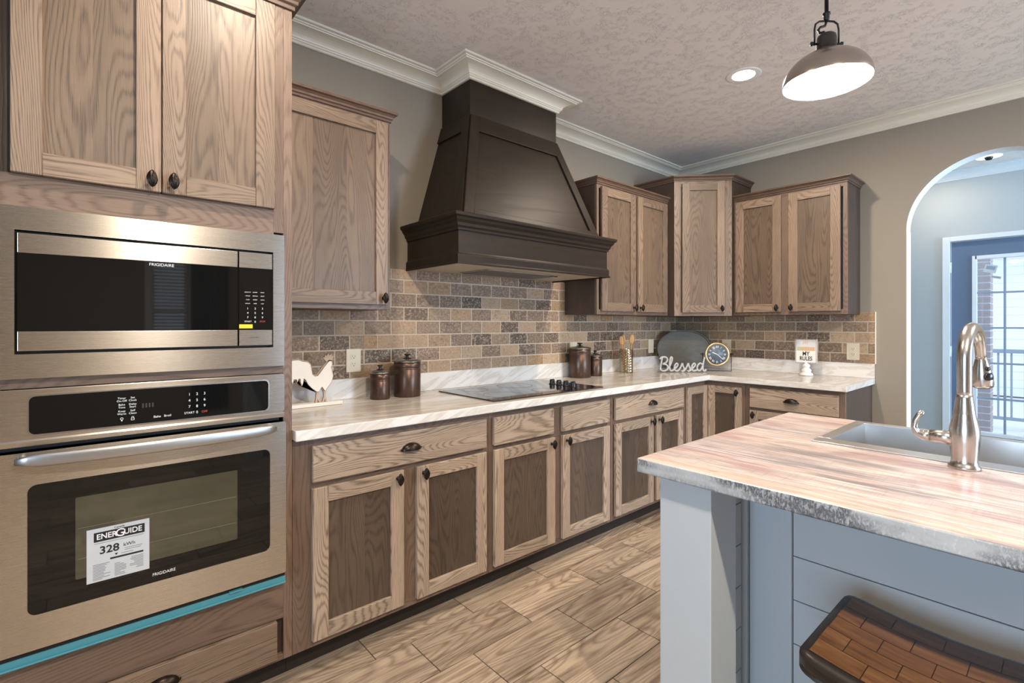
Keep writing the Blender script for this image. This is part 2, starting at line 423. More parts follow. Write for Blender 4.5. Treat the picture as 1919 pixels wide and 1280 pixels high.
# ================================================================ room shell
def wall_holes(name, axis, pos, th, a0, a1, holes, m, top=H):
    """wall perpendicular to axis, with rectangular holes (a0,a1,z0,z1)"""
    mb = MB(); cuts = sorted({a0, a1, *[h[0] for h in holes], *[h[1] for h in holes]})
    def bx(p, q, z0, z1):
        if axis == 'y': mb.box(p, q, pos, pos+th, z0, z1)
        else: mb.box(pos, pos+th, p, q, z0, z1)
    for p, q in zip(cuts[:-1], cuts[1:]):
        hs = [h for h in holes if h[0] <= p and h[1] >= q]
        if not hs: bx(p, q, 0, top)
        else:
            h = hs[0]
            if h[2] > 0: bx(p, q, 0, h[2])
            bx(p, q, h[3], top)
    return struct(mb.build(name, m))
wall_holes('wall_back', 'y', 0, .12, XL, FX+.12, [], WALL)
wall_holes('wall_left', 'x', XL, -.12, YF, 0, [(-3.5, -2.0, .8, 2.1)], WALL)
wall_holes('wall_front', 'y', YF, -.12, XL-.12, FX+.12, [(.08, .45, .75, 2.15), (2.05, 3.45, .8, 2.1), (4.05, 5.35, .7, 2.2)], WALL)
# right wall with the round-headed opening
AY0, AY1, AZ = -1.715, -2.595, 1.93
AC, AR = (AY0+AY1)/2, (AY0-AY1)/2
mb = MB(); T = .12
mb.box(RX, RX+T, AY0, 0, 0, H); mb.box(RX, RX+T, YF, AY1, 0, H)
n = 48; ys = [AC+AR*math.cos(PI*i/n) for i in range(n+1)]; zs = [AZ+AR*math.sin(PI*i/n) for i in range(n+1)]
for i in range(n):
    y0, y1, z0, z1 = ys[i], ys[i+1], zs[i], zs[i+1]
    mb.add([(RX,y0,z0),(RX,y1,z1),(RX,y1,H),(RX,y0,H),(RX+T,y0,z0),(RX+T,y1,z1),(RX+T,y1,H),(RX+T,y0,H)],
           [(0,3,2,1),(4,5,6,7)], 'x')
    mb.add([(RX,y0,z0),(RX,y1,z1),(RX+T,y1,z1),(RX+T,y0,z0)], [(0,1,2,3)], 'x', mi=1, smooth=True)
struct(mb.build('wall_right', [WALL, WHITE]))  # arch underside is wall paint, whitened to stand for the daylight on it
mb = MB()
mb.box(RX+.001, RX+T-.001, AY0-.003, AY0, 0, AZ); mb.box(RX+.001, RX+T-.001, AY1, AY1+.003, 0, AZ)
struct(mb.build('lit_reveal', WHITE))  # side reveals of the arch, daylight on the wall painted as white
mb = MB(); mb.box(XL-.12, FX+.12, YF-.12, .12, H, H+.1); struct(mb.build('ceiling', CEIL))
# far wall with the glazed door opening
DY0, DY1, DZ = -1.69, -2.60, 2.067
wall_holes('wall_far', 'x', FX, .12, YF, 0, [(DY1-.01, DY0+.01, 0, DZ+.01)], FARWALL)
mb = MB(); mb.box(RX+T, RX+T+.004, YF, AY1, 0, H); mb.box(RX+T, RX+T+.004, AY0, 0, 0, H); mb.box(RX+T, RX+T+.004, AY1, AY0, 2.40, H)
mb.box(RX+T, FX, -.004, 0, 0, H)
struct(mb.build('wall_dining', FARWALL))
# floor: wood-look tiles laid in third-offset rows
mb = MB(); mb.box(XL, FX+.12, YF, 0, -.06, -.0035, mi=1)
TL, TW, gp = .4705, .2215, .0022
r = 0; y = -.035
rows = int(6/TW)+2
for r in range(rows):
    yt = .0-.0345-TW*(r-1); yb = yt-TW      # joints fall at -.256, -.477, -.699, -.920 ...
    k0 = (.283+.1515*(r-3)) % TL
    x = XL-TL+k0-((XL) % TL)
    while x < FX+.12:
        a, b = max(x+gp, XL), min(x+TL-gp, FX+.1); c, d = max(yb+gp, YF), min(yt-gp, 0)
        if b-a > .01 and d-c > .01: mb.box(a, b, c, d, -.0035, 0., 'x')
        x += TL
struct(mb.build('floor', [FLOORM, FGROUT]))
# ceiling cove moulding, one mitred run round the kitchen and over the hood
cove = [(0, -.076), (.011, -.076), (.015, -.072), (.015, -.066), (.021, -.063), (.023, -.058)]
for i in range(7):
    t = i/6; a = t*PI/2; cove.append((.027+.066*(1-math.cos(a)), -.056+.034*math.sin(a)))
cove += [(.095, -.018), (.102, -.016), (.104, -.012), (.118, -.010), (.118, 0), (0, 0)]
HX0, HX1, HYC = 1.043, 1.724, -.28       # chimney of the hood
mb = MB(); mb.sweep(cove, [(XL, 0), (HX0, 0), (HX0, HYC), (HX1, HYC), (HX1, 0), (RX, 0), (RX, YF), (XL, YF)], side=-1, z0=H, closed=True)
struct(mb.build('trim_1', CREAM))
mb = MB(); mb.sweep(cove, [(RX+T, 0), (FX, 0), (FX, YF), (RX+T, YF)], side=-1, z0=H, closed=True); struct(mb.build('trim_3', WHITE))
mb = MB(); bb = [(0, 0), (.014, 0), (.014, .085), (.008, .1), (0, .1)]
mb.sweep(bb, [(RX, -1.545), (RX, AY0)], side=-1); struct(mb.build('baseboard_right', WHITE))
mb = MB(); mb.sweep(bb, [(FX, 0), (FX, DY0+.07)], side=-1); mb.sweep(bb, [(FX, DY1-.07), (FX, YF)], side=-1); struct(mb.build('baseboard_far', WHITE))

# windows out of view; all but the narrow one are added for fill
def window(nm, axis, pos, a0, a1, z0, z1, inward, nx=2, nz=2):
    mb = MB()
    def bx(p, q, d0, d1, u, v):
        if axis == 'y': mb.box(p, q, pos+d0*inward, pos+d1*inward, u, v)
        else: mb.box(pos+d0*inward, pos+d1*inward, p, q, u, v)
    w = .06
    for p, q, u, v in ((a0-w, a0, z0-w, z1+w), (a1, a1+w, z0-w, z1+w), (a0, a1, z1, z1+w), (a0, a1, z0-w, z0)): bx(p, q, 0, .018, u, v)
    for p, q, u, v in ((a0, a0+.035, z0, z1), (a1-.035, a1, z0, z1), (a0+.035, a1-.035, z1-.035, z1), (a0+.035, a1-.035, z0, z0+.035)): bx(p, q, -.07, -.03, u, v)
    for i in range(1, nx): c = a0+(a1-a0)*i/nx; bx(c-.012, c+.012, -.065, -.035, z0+.035, z1-.035)
    for i in range(1, nz): c = z0+(z1-z0)*i/nz; bx(a0+.035, a1-.035, -.064, -.036, c-.012, c+.012)
    o = struct(mb.build(nm, WHITE)); mb = MB(); bx(a0+.03, a1-.03, -.052, -.048, z0+.03, z1-.03); mb.build('pane', GLASS, o)
    return o
window('fill_window_1', 'x', XL, -3.5, -2.0, .8, 2.1, 1)  # added in the unseen left wall for cool fill
window('window_2', 'y', YF, .08, .45, .75, 2.15, 1, 1, 2)
window('fill_window_3', 'y', YF, 2.05, 3.45, .8, 2.1, 1)  # added in the unseen front wall for cool fill
window('fill_window_4', 'y', YF, 4.05, 5.35, .7, 2.2, 1)  # added out of view to brighten the dining room

# door with muntins in the far wall
d = MB(); x0, x1 = FX+.02, FX+.06
GY0, GY1, GZ0, GZ1 = -1.854, -2.436, .30, 1.905
d.box(x0, x1, DY0, GY0+.012, .01, DZ, 'z'); d.box(x0, x1, GY1-.012, DY1, .01, DZ, 'z')
d.box(x0, x1, GY0+.012, GY1-.012, GZ1+.012, DZ, 'y'); d.box(x0, x1, GY0+.012, GY1-.012, .01, GZ0-.012, 'y')
door = struct(d.build('door_1', SLATE))
mb = MB()
for a, b, u, v in ((GY0+.02, GY0-.012, GZ0-.02, GZ1+.02), (GY1+.012, GY1-.02, GZ0-.02, GZ1+.02), (GY0, GY1, GZ1-.012, GZ1+.02), (GY0, GY1, GZ0-.02, GZ0+.012)):
    mb.box(x0-.012, x1+.012, a, b, u, v)
mb.build('glazing_frame', WHITE, door, .002)
mb = MB()
for i in (1, 2): c = GY0+(GY1-GY0)*i/3; mb.box(x0+.006, x1-.006, c-.008, c+.008, GZ0, GZ1)
for i in range(1, 5): c = GZ0+(GZ1-GZ0)*i/5; mb.box(x0+.007, x1-.007, GY0, GY1, c-.008, c+.008)
mb.build('muntins', RAIL, door)
mb = MB(); mb.box(x0+.018, x0+.022, GY0, GY1, GZ0, GZ1); mb.build('pane', GLASS, door)
for z in (.25, 1.04, 1.83):
    mb = MB(); mb.tube([(x0-.008, DY0+.006, z-.05), (x0-.008, DY0+.006, z+.05)], .008, 8); mb.build('hinge', WHITE, door)
mb = MB(); cw = .062
mb.box(FX-.018, FX, DY0+.006, DY0+cw, 0, DZ+.05); mb.box(FX-.018, FX, DY1-cw, DY1-.006, 0, DZ+.05); mb.box(FX-.018, FX, DY1-.006, DY0+.006, DZ+.006, DZ+.05)
struct(mb.build('trim_4', WHITE, bev=.003))
# two slips of paper on the door glass
for i, (y, z, w, h, a, lb) in enumerate(((-1.955, 1.80, .085, .072, .25, 'square card with a small picture, upper slip on the door glass'), (-1.99, 1.72, .07, .022, .25, 'narrow strip of paper taped just under the square card on the door glass'))):
    mb = MB(); mb.box(-.0006, .0006, -w/2, w/2, -h/2, h/2); mb.box(-.0012, -.0006, -w*.36, w*.36, -h*.1, h*.34, mi=1)
    mb.M = Matrix.Translation((x0+.016, y, z)) @ Matrix.Rotation(a, 4, 'X')
    tag(mb.build('paper_note', [PAPER, RAIL]), lb, 'note')

# outside, beyond the door
mb = MB()
for i in range(44): mb.box(FX+.14+i*.145, FX+.14+i*.145+.138, -8, 6, -.06, -.03, 'y')
struct(mb.build('deck', DECK))
def railing(x, lb, ya=-3.6, yb=-.4):
    t = empty('deck_railing', (x, -2, -.03), lb, 'railing')
    mb = MB(); mb.box(x-.03, x+.03, ya, yb, .93, .98); mb.build('top_rail', RAIL, t)
    mb = MB(); mb.box(x-.02, x+.02, ya, yb, .08, .12); mb.build('bottom_rail', RAIL, t)
    for y in (ya, -2.14, yb):
        mb = MB(); mb.box(x-.04, x+.04, y-.04, y+.04, -.03, 1.02); mb.build('post', RAIL, t)
    mb = MB(); y = ya+.12
    while y < yb-.08: mb.box(x-.01, x+.01, y-.01, y+.01, .12, .93); y += .12
    mb.build('balusters', RAIL, t)
railing(8.3, 'grey deck railing seen through the glazed door')
mb = MB()
z = -.03; k = 0
while z < 2.7:
    for j in range(2):
        off = .1 if k % 2 else 0.
        mb.box(6.75, 7.0, -1.60, -1.86, z+.004, z+.066, rnd=.5) if j == 0 else None
    z += .074; k += 1
mb.box(6.755, 6.995, -1.605, -1.855, -.03, 2.7, mi=1)
tag(mb.build('brick_pillar', [BRICKM, SIDING]), 'pale brick porch pillar seen at the left of the glazed door', 'pillar')
t = empty('house', (12.6, -2.5, -.03), 'pale sided house with a dark window beyond the deck', 'house')
mb = MB()
for i in range(26): mb.box(12.5-.006*(i % 2), 12.8, -9, 4, -.03+i*.15, .118+i*.15)
mb.build('wall', SIDING, t)
for y in (-2.9, -5.2):
    mb = MB(); mb.box(12.44, 12.49, y-.45, y+.45, 1.3, 2.6); w = mb.build('window', WHITE, t)
    mb = MB(); mb.box(12.43, 12.438, y-.38, y+.38, 1.37, 2.53); mb.build('pane', RAIL, w)
mb = MB(); mb.box(11.6, 12.49, -9, 4, 2.86, 2.98); mb.build('porch_roof', WHITE, t)
for y in (-1.2, -3.8):
    mb = MB(); mb.box(11.65, 11.77, y-.06, y+.06, -.03, 2.86); mb.build('post', WHITE, t)
struct(tag(MB.build((lambda m: (m.box(11.9, 60, -40, 40, -.12, -.07), m)[1])(MB()), 'ground', plain('pale_gravel', (.5, .5, .48), .9))))

# ================================================================ hardware prototypes
def knob_mesh():
    mb = MB(); n, m = 30, 14; vs = []; fs = []
    for j in range(m+1):
        t = j/m; z = -.0265+.053*t; e = math.sin(PI*t)**.62
        for i in range(n):
            a = 2*PI*i/n; rr = .0122*e*(1+.22*math.cos(5*a+t*5.5)); vs.append((rr*math.cos(a), -.026+rr*.8*math.sin(a), z))
    for j in range(m):
        for i in range(n): i2 = (i+1) % n; fs.append((j*n+i, j*n+i2, (j+1)*n+i2, (j+1)*n+i))
    mb.add(vs, fs, smooth=True)
    R = Matrix.Rotation(PI/2, 4, 'X')
    mb.lathe([(.0085, 0), (.0085, .002), (.0045, .004), (.004, .012), (.006, .017)], n=14, M=R)
    return mb.build('knob', BRONZE, mesh_only=True)
KNOB = knob_mesh()
def pull_mesh():
    mb = MB(); n, m = 20, 8; w, h, d = .046, .030, .026
    for th in (1., .88):
        vs = []; fs = []
        for j in range(m+1):
            el = (PI/2)*j/m          # 0 front rim .. top at wall
            for i in range(n+1):
                a = PI*i/n
                x = -w*math.cos(a)*math.cos(el*0) ; s_ = math.sin(a)
                vs.append((x*th, -d*s_*math.cos(el)*th, -.006+h*s_*math.sin(el)*th))
        for j in range(m):
            for i in range(n):
                q = (j*(n+1)+i, j*(n+1)+i+1, (j+1)*(n+1)+i+1, (j+1)*(n+1)+i)
                fs.append(q if th == 1. else q[::-1])
        mb.add(vs, fs, smooth=True)
    for sx in (-1, 1): mb.lathe([(.0, .0), (.005, .0), (.005, .003), (0, .003)], c=(sx*.045, 0, -.002), n=10, M=Matrix.Rotation(PI/2, 4, 'X'))
    return mb.build('cup_pull', BRONZE, mesh_only=True)
PULL = pull_mesh()

# ================================================================ cabinets
I4 = Matrix.Identity(4)
RIGHT = Matrix(((0, 1, 0, RX), (-1, 0, 0, 0), (0, 0, 1, 0), (0, 0, 0, 1)))    # local wall frame turned to the right wall
def staves(mb, x0, x1, z0, z1, y0, y1, g='z', w=.125):
    n = max(1, round((x1-x0)/w)); e = [x0]+[x0+(x1-x0)*(i+random.uniform(-.18, .18))/n for i in range(1, n)]+[x1]
    for a, b in zip(e[:-1], e[1:]): mb.box(a, b, y0, y1, z0, z1, g)
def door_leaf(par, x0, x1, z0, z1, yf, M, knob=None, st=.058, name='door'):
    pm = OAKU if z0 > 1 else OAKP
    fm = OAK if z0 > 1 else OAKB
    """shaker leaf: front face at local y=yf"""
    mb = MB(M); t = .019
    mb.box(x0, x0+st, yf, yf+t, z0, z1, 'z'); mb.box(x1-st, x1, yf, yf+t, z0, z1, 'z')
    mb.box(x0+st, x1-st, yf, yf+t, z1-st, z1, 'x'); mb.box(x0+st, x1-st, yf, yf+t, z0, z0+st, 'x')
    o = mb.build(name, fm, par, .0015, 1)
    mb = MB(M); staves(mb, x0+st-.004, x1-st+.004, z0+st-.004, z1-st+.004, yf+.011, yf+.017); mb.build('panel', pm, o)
    if knob:
        k = place(KNOB, 'knob', o, M @ Vector((knob[0], yf, knob[1])), M)
    return o
def drawer_front(par, x0, x1, z0, z1, yf, M, pull=True, name='drawer'):
    mb = MB(M); mb.box(x0, x1, yf, yf+.019, z0, z1, 'x'); o = mb.build(name, OAKB, par, .0035, 2)
    if pull: place(PULL, 'cup_pull', o, M @ Vector(((x0+x1)/2, yf, (z0+z1)/2-.004)), M)
    return o
def carcass(par, x0, x1, z0, z1, dep, members, M, side=OAKE, toe=False):
    mb = MB(M); yb = -(dep-.019)
    mb.box(x0, x1, -.002, yb, z0, z1, 'z', mi=1)
    for a, b, u, v in members: mb.box(a, b, yb, -dep, u, v, 'z' if (v-u) > (b-a) else 'x')
    o = mb.build('body', [OAKD, side], par, .0008, 1)
    if toe:
        mb = MB(M); mb.box(x0, x1, -.01, -(dep-.07), 0, z0, 'x'); mb.build('toe_kick', TOE, par)
    return o
def base_unit(label, x0, x1, drawers, doors, M=I4, lst=.03, rst=.03, knobs=None, mid=None, group='base cabinets under the marble worktop', pulls=True):
    c = M @ Vector(((x0+x1)/2, -.305, 0))
    t = empty('base_cabinet', c, label, 'cabinet', group)
    mem = [(x0, x0+lst, .095, .872), (x1-rst, x1, .095, .872), (x0+lst, x1-rst, .836, .872), (x0+lst, x1-rst, .095, .128), (x0+lst, x1-rst, .68, .715)]
    if mid: mem.append((mid[0], mid[1], .128, .68))
    if mid and len(drawers) > 1: mem.append((mid[0], mid[1], .715, .836))
    carcass(t, x0, x1, .095, .872, .61, mem, M, toe=True)
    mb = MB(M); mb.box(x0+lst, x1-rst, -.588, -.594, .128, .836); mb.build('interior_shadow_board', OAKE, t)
    for a, b in drawers: drawer_front(t, a, b, .708, .845, -.631, M, pull=pulls)
    for i, (a, b) in enumerate(doors):
        kx = (b-.03) if (knobs[i] == 'r') else (a+.03)
        door_leaf(t, a, b, .121, .687, -.631, M, (kx, .657))
    return t
base_unit('oak base cabinet beside the oven tower, one wide drawer over two doors', .001, .905, [(.068, .883)], [(.068, .443), (.506, .883)], lst=.075, knobs='rl', mid=(.43, .52))
base_unit('oak base cabinet under the cooktop with two plain drawer fronts', .906, 1.852, [(.929, 1.343), (1.41, 1.824)], [(.933, 1.352), (1.412, 1.824)], knobs='rl', mid=(1.335, 1.42), pulls=False)
base_unit('oak base cabinet right of the cooktop cabinet, one cup-pull drawer over two doors', 1.853, 2.70, [(1.884, 2.672)], [(1.884, 2.292), (2.325, 2.662)], knobs='rl', mid=(2.285, 2.33))
base_unit('oak base cabinet on the right wall at the end of the worktop', .905, 1.523, [(.941, 1.49)], [(.941, 1.489)], M=RIGHT, lst=.04, rst=.035, knobs='l')
# corner base cabinet with a folding pair of leaves
t = empty('base_cabinet', (3.25, -.35, 0), 'oak corner base cabinet with a folding door in the inner angle', 'cabinet', 'base cabinets under the marble worktop')
mb = MB(); poly = [(2.702, -.002), (RX-.002, -.002), (RX-.002, -.903), (RX-.61, -.903), (RX-.61, -.61), (2.702, -.61)]
mb.prism(poly, .095, .872, 'xy', 'z'); mb.build('body', OAKD, t)
mb = MB(); mb.prism([(2.702, -.01), (RX-.01, -.01), (RX-.01, -.903), (RX-.54, -.903), (RX-.54, -.54), (2.702, -.54)], 0, .095, 'xy'); mb.build('toe_kick', TOE, t)
door_leaf(t, 2.724, RX-.632, .121, .838, -.631, I4, None, .055)
door_leaf(t, .633, .884, .121, .838, -.631, RIGHT, (.855, .80), .05)

crown = [(0, 0), (.006, 0), (.006, .010), (.012, .014), (.013, .022), (.021, .030), (.030, .034), (.030, .045), (0, .045)]
def crown_on(par, path, z, side=-1, sc=1.):
    mb = MB(); mb.sweep([(a*sc, b*sc) for a, b in crown], path, side=side, z0=z); return mb.build('crown_moulding', MOULD, par, .0008, 1)
def wall_unit(label, x0, x1, z1, doors, knobs, M, mid=None, lst=.024, rst=.024, path=None):
    c = M @ Vector(((x0+x1)/2, -.15, 1.365)); t = empty('wall_cabinet', c, label, 'cabinet', 'oak wall cabinets')
    z0 = 1.365; mem = [(x0, x0+lst, z0, z1), (x1-rst, x1, z0, z1), (x0+lst, x1-rst, z1-.03, z1), (x0+lst, x1-rst, z0, z0+.035)]
    if mid: mem.append((mid[0], mid[1], z0+.035, z1-.03))
    carcass(t, x0, x1, z0, z1, .302, mem, M)
    for (a, b), k in zip(doors, knobs):
        kx = (b-.024) if k == 'r' else (a+.024)
        door_leaf(t, a, b, 1.388, 2.25, -.322, M, (kx, 1.418), .06)
    crown_on(t, path, z1-.004); return t
wall_unit('oak wall cabinet with one tall door between the oven tower and the hood', .001, .548, 2.268, [(.012, .528)], 'r', I4, path=[(.548, -.001), (.548, -.302), (.004, -.302)][::-1])
wall_unit('oak wall cabinet right of the hood with two narrow doors', 2.104, 2.994, 2.268, [(2.140, 2.532), (2.566, 2.965)], 'rl', I4, mid=(2.52, 2.58), path=[(2.104, -.001), (2.104, -.302), (2.993, -.302)])
wall_unit('oak wall cabinet with two doors on the right wall, nearest the arch', .682, 1.451, 2.268, [(.700, 1.035), (1.086, 1.414)], 'rl', RIGHT, mid=(1.02, 1.10), path=[(RX-.302, -.683), (RX-.302, -1.451), (RX-.001, -1.451)])
# diagonal corner wall cabinet, taller than its neighbours
t = empty('wall_cabinet', (3.4, -.3, 1.365), 'taller oak corner wall cabinet set diagonally between the two runs', 'cabinet', 'oak wall cabinets')
A_, B_ = Vector((2.995, -.361)), Vector((3.298, -.682))
mb = MB(); mb.prism([(2.995, -.002), (RX-.002, -.002), (RX-.002, -.682), tuple(B_), tuple(A_)], 1.362, 2.43, 'xy', 'z'); mb.build('body', OAKE, t)
ang = math.atan2(B_.y-A_.y, B_.x-A_.x); LEN = (B_-A_).length
DM = Matrix.Translation((A_.x, A_.y, 0)) @ Matrix.Rotation(ang, 4, 'Z')
mb = MB(DM)
for a, b, u, v in ((0, .05, 1.362, 2.43), (LEN-.05, LEN, 1.362, 2.43), (.05, LEN-.05, 2.39, 2.43), (.05, LEN-.05, 1.362, 1.395)): mb.box(a, b, -.003, .012, u, v, 'z' if v-u > .5 else 'x')
mb.build('face_frame', OAK, t)
door_leaf(t, .058, LEN-.058, 1.388, 2.41, -.023, DM, (LEN-.085, 1.42), .058)
crown_on(t, [(2.995, -.001), tuple(A_), tuple(B_), (RX-.001, -.682)], 2.428)

# oven tower
t = empty('oven_tower_cabinet', (-.39, -.3, 0), 'tall oak tower cabinet holding the microwave and the wall oven', 'cabinet')
mb = MB(); TX0 = -.782
mb.box(TX0, 0, -.002, -.591, 1.62, 2.43, 'z', mi=1); mb.box(TX0, 0, -.002, -.591, .095, .38, 'z', mi=1)
mb.box(TX0, TX0+.02, -.002, -.591, .38, 1.62, 'z', mi=1); mb.box(-.02, 0, -.002, -.591, .38, 1.62, 'z', mi=1); mb.box(TX0+.02, -.02, -.002, -.02, .38, 1.62, 'z', mi=1)
mb.box(TX0+.02, -.02, -.02, -.591, 1.118, 1.145, 'x', mi=1)
for a, b, u, v in ((-.030, 0, .095, 2.43), (-.062, -.030, 1.62, 2.43), (TX0, TX0+.030, .095, 2.43), (TX0+.03, -.062, 1.60, 1.70), (TX0+.03, -.062, 2.39, 2.43),
                   (TX0+.03, -.030, 1.118, 1.150), (TX0+.03, -.030, .245, .385), (TX0+.03, -.030, .095, .115)):
    mb.box(a, b, -.591, -.61, u, v, 'z' if v-u > .5 else 'x')
mb.build('body', [OAKD, OAKE], t, .0008, 1)
mb = MB(); mb.box(TX0, 0, -.01, -.54, 0, .095); mb.build('toe_kick', TOE, t)
door_leaf(t, -.720, -.3915, 1.700, 2.415, -.631, I4, (-.4165, 1.733), .062)
door_leaf(t, -.3885, -.063, 1.700, 2.415, -.631, I4, (-.3615, 1.735), .062)
mb = MB(); mb.box(-.72, -.055, -.631, -.612, .112, .247, 'x'); o = mb.build('drawer', OAK, t, .0035); place(PULL, 'cup_pull', o, (-.39, -.631, .187), I4)
crown_on(t, [(TX0+.002, -.61), (0, -.61), (0, -.001)], 2.428, sc=1.4)

# ================================================================ microwave
def ringplate(mb, X0, X1, Z0, Z1, x0, x1, z0, z1, ya, yb, g='x'):
    mb.box(X0, x0, ya, yb, Z0, Z1, 'x'); mb.box(x1, X1, ya, yb, Z0, Z1, 'x'); mb.box(x0, x1, ya, yb, z1, Z1, 'x'); mb.box(x0, x1, ya, yb, Z0, z0, 'x')
def rrect(x0, x1, z0, z1, r, n=6):
    p = []
    for cx, cz, a0 in ((x1-r, z1-r, 0), (x0+r, z1-r, PI/2), (x0+r, z0+r, PI), (x1-r, z0+r, 1.5*PI)):
        for i in range(n+1): a = a0+PI/2*i/n; p.append((cx+r*math.cos(a), cz+r*math.sin(a)))
    return p
t = empty('microwave', (-.39, -.62, 1.149), 'built-in steel microwave with a dark glass door above the wall oven', 'microwave')
mb = MB(); ringplate(mb, -.747, -.034, 1.149, 1.609, -.7115, -.071, 1.2146, 1.5457, -.612, -.635); mb.build('trim_kit', STEEL, t)
mb = MB(); mb.box(-.7115, -.071, -.55, -.612, 1.2146, 1.5457); mb.build('recess', GAP, t)
mb = MB(); mb.box(-.706, -.1825, -.613, -.637, 1.4855, 1.538, 'x'); mb.box(-.706, -.1825, -.613, -.637, 1.223, 1.2754, 'x'); mb.box(-.706, -.1825, -.6125, -.630, 1.223, 1.538, 'x'); dr = mb.build('door', STEEL, t, .001)
mb = MB(); mb.box(-.706, -.1825, -.6305, -.6365, 1.2756, 1.4853); mb.build('door_glass', BGLASS, dr)
text('FRIGIDAIRE', .0125, fr(-.391, -.6368, 1.476), WINK, dr, width=1.0)
mb = MB(); mb.box(-.1785, -.0745, -.613, -.637, 1.4855, 1.538, 'x'); mb.box(-.1785, -.0745, -.613, -.637, 1.223, 1.2754, 'x'); mb.box(-.1785, -.0745, -.6125, -.630, 1.223, 1.538, 'x'); cp = mb.build('control_panel', STEEL, t, .001)
mb = MB(); mb.box(-.1785, -.0745, -.6305, -.6367, 1.2756, 1.4853); mb.build('keypad_glass', BGLASS, cp)
for r_, row in enumerate((('1', '2', '3'), ('4', '5', '6'), ('7', '8', '9'))):
    for c_, ch in enumerate(row): text(ch, .0095, fr(-.152+.023*c_, -.637, 1.348-.015*r_), WINK, cp)
text('START', .0075, fr(-.151, -.637, 1.304), WINK, cp); text('0', .0095, fr(-.129, -.637, 1.303), WINK, cp); text('STOP', .0075, fr(-.106, -.637, 1.304), RINK, cp)
for r_, row in enumerate((('popcorn', 'power', 'timer'), ('reheat', 'defrost', 'clock'), ('cook', 'soften', 'warm'), ('sensor', 'melt', 'user'))):
    for c_, ch in enumerate(row): text(ch, .0055, fr(-.152+.023*c_, -.637, 1.404-.0128*r_), WINK, cp)
mb = MB(); mb.box(-.178, -.137, -.6367, -.6374, 1.281, 1.2945); mb.build('yellow_sticker', YEL, cp)
mb = MB(); mb.box(-.147, -.118, -.637, -.6375, 1.2495, 1.2505); mb.build('open_button_line', GAP, cp)

# ================================================================ wall oven
t = empty('wall_oven', (-.39, -.62, .392), 'steel built-in wall oven with a bowed handle and an energy label', 'oven')
mb = MB(); mb.box(-.74, -.045, -.10, -.612, .396, 1.10); mb.build('oven_box', GAP, t)
mb = MB(); mb.prism(rrect(-.750, -.034, .985, 1.121, .012), -.612, -.640, 'xz'); cp = mb.build('control_panel', STEEL, t, .002)
mb = MB(); mb.sweep([(0, 0), (.004, .001), (.006, -.004), (.005, -.016), (0, -.018)], [(-.748, -.636), (-.036, -.636)], side=-1, z0=.985); mb.build('lower_lip', STEEL, cp)
mb = MB(); pl = rrect(-.6875, -.085, .9955, 1.1045, .016); mb.prism(pl, -.6405, -.6425, 'xz'); mb.build('panel_bezel', STEELR, cp)
mb = MB(); mb.prism(rrect(-.6835, -.089, .999, 1.101, .014), -.642, -.6435, 'xz'); gl = mb.build('panel_glass', BGLASS, cp)
for z, a, b in ((1.074, 'Timer\nOn-Off', 'Set\nClock'), (1.055, 'Bake\nTime', 'Delay\nStart'), (1.036, 'Keep\nWarm', 'Self\nClean')):
    text(a, .0080, fr(-.488, -.6438, z), WINK, cp); text(b, .0080, fr(-.4625, -.6438, z), WINK, cp)
mb = MB(); mb.lathe([(.0038, 0), (.0038, .0004), (.0026, .0004), (.0026, 0)], c=(-.488, -.6438, 1.018), n=16, M=Matrix.Rotation(PI/2, 4, 'X')); mb.box(-.4895, -.4865, -.6438, -.6442, 1.011, 1.0145); mb.build('lamp_symbol', WINK, cp)
mb = MB(); ringplate(mb, -.4665, -.4585, 1.0115, 1.018, -.4655, -.4595, 1.0125, 1.017, -.6438, -.6442); mb.box(-.4652, -.4642, -.6438, -.6442, 1.018, 1.0225); mb.box(-.4608, -.4598, -.6438, -.6442, 1.018, 1.0225); mb.box(-.4652, -.4598, -.6438, -.6442, 1.0215, 1.0225); mb.build('lock_symbol', WINK, cp)
text('Bake', .0095, fr(-.403, -.6438, 1.0145), WINK, cp); text('Broil', .0095, fr(-.377, -.6438, 1.0145), WINK, cp)
for r_, row in enumerate((('1', '2', '3'), ('4', '5', '6'), ('7', '8', '9'), ('START', '0', 'OFF'))):
    for c_, ch in enumerate(row): text(ch, .0115 if len(ch) == 1 else .0095, fr(-.320+.0205*c_, -.6438, 1.0738-.0193*r_), RINK if ch == 'OFF' else WINK, cp)
mb = MB()
for i in range(4): mb.box(-.440+.008*i, -.436+.008*i, -.6436, -.6439, 1.045, 1.058)
mb.build('clock_display', plain('dim_display', (.05, .05, .045), .3), cp)
# door: frame with rounded window, glass, handle, label
mb = MB(); X0, X1, Z0, Z1 = -.752, -.0345, .426, .955
x0, x1, z0, z1 = -.6857, -.0865, .5185, .8666
outer = rrect(X0, X1, Z0, Z1, .006, 6); inner = rrect(x0, x1, z0, z1, .020, 6)
for ya in (-.655,):
    b = len(mb.v); nO = len(outer)
    vs = [(p[0], -.655, p[1]) for p in outer]+[(p[0], -.655, p[1]) for p in inner]+[(p[0], -.616, p[1]) for p in outer]+[(p[0], -.648, p[1]) for p in inner]
    fs = []
    for i in range(nO):
        j = (i+1) % nO
        fs += [(j, i, nO+i, nO+j)[::-1], (i, j, 2*nO+j, 2*nO+i)[::-1], (nO+j, nO+i, 3*nO+i, 3*nO+j)[::-1]]
    mb.add(vs, fs, 'x')
dr = mb.build('door', STEEL, t)
mb = MB(); mb.prism(rrect(X0+.002, X1-.002, Z0+.002, Z1-.002, .006), -.614, -.640, 'xz'); mb.build('door_core', GAP, dr)
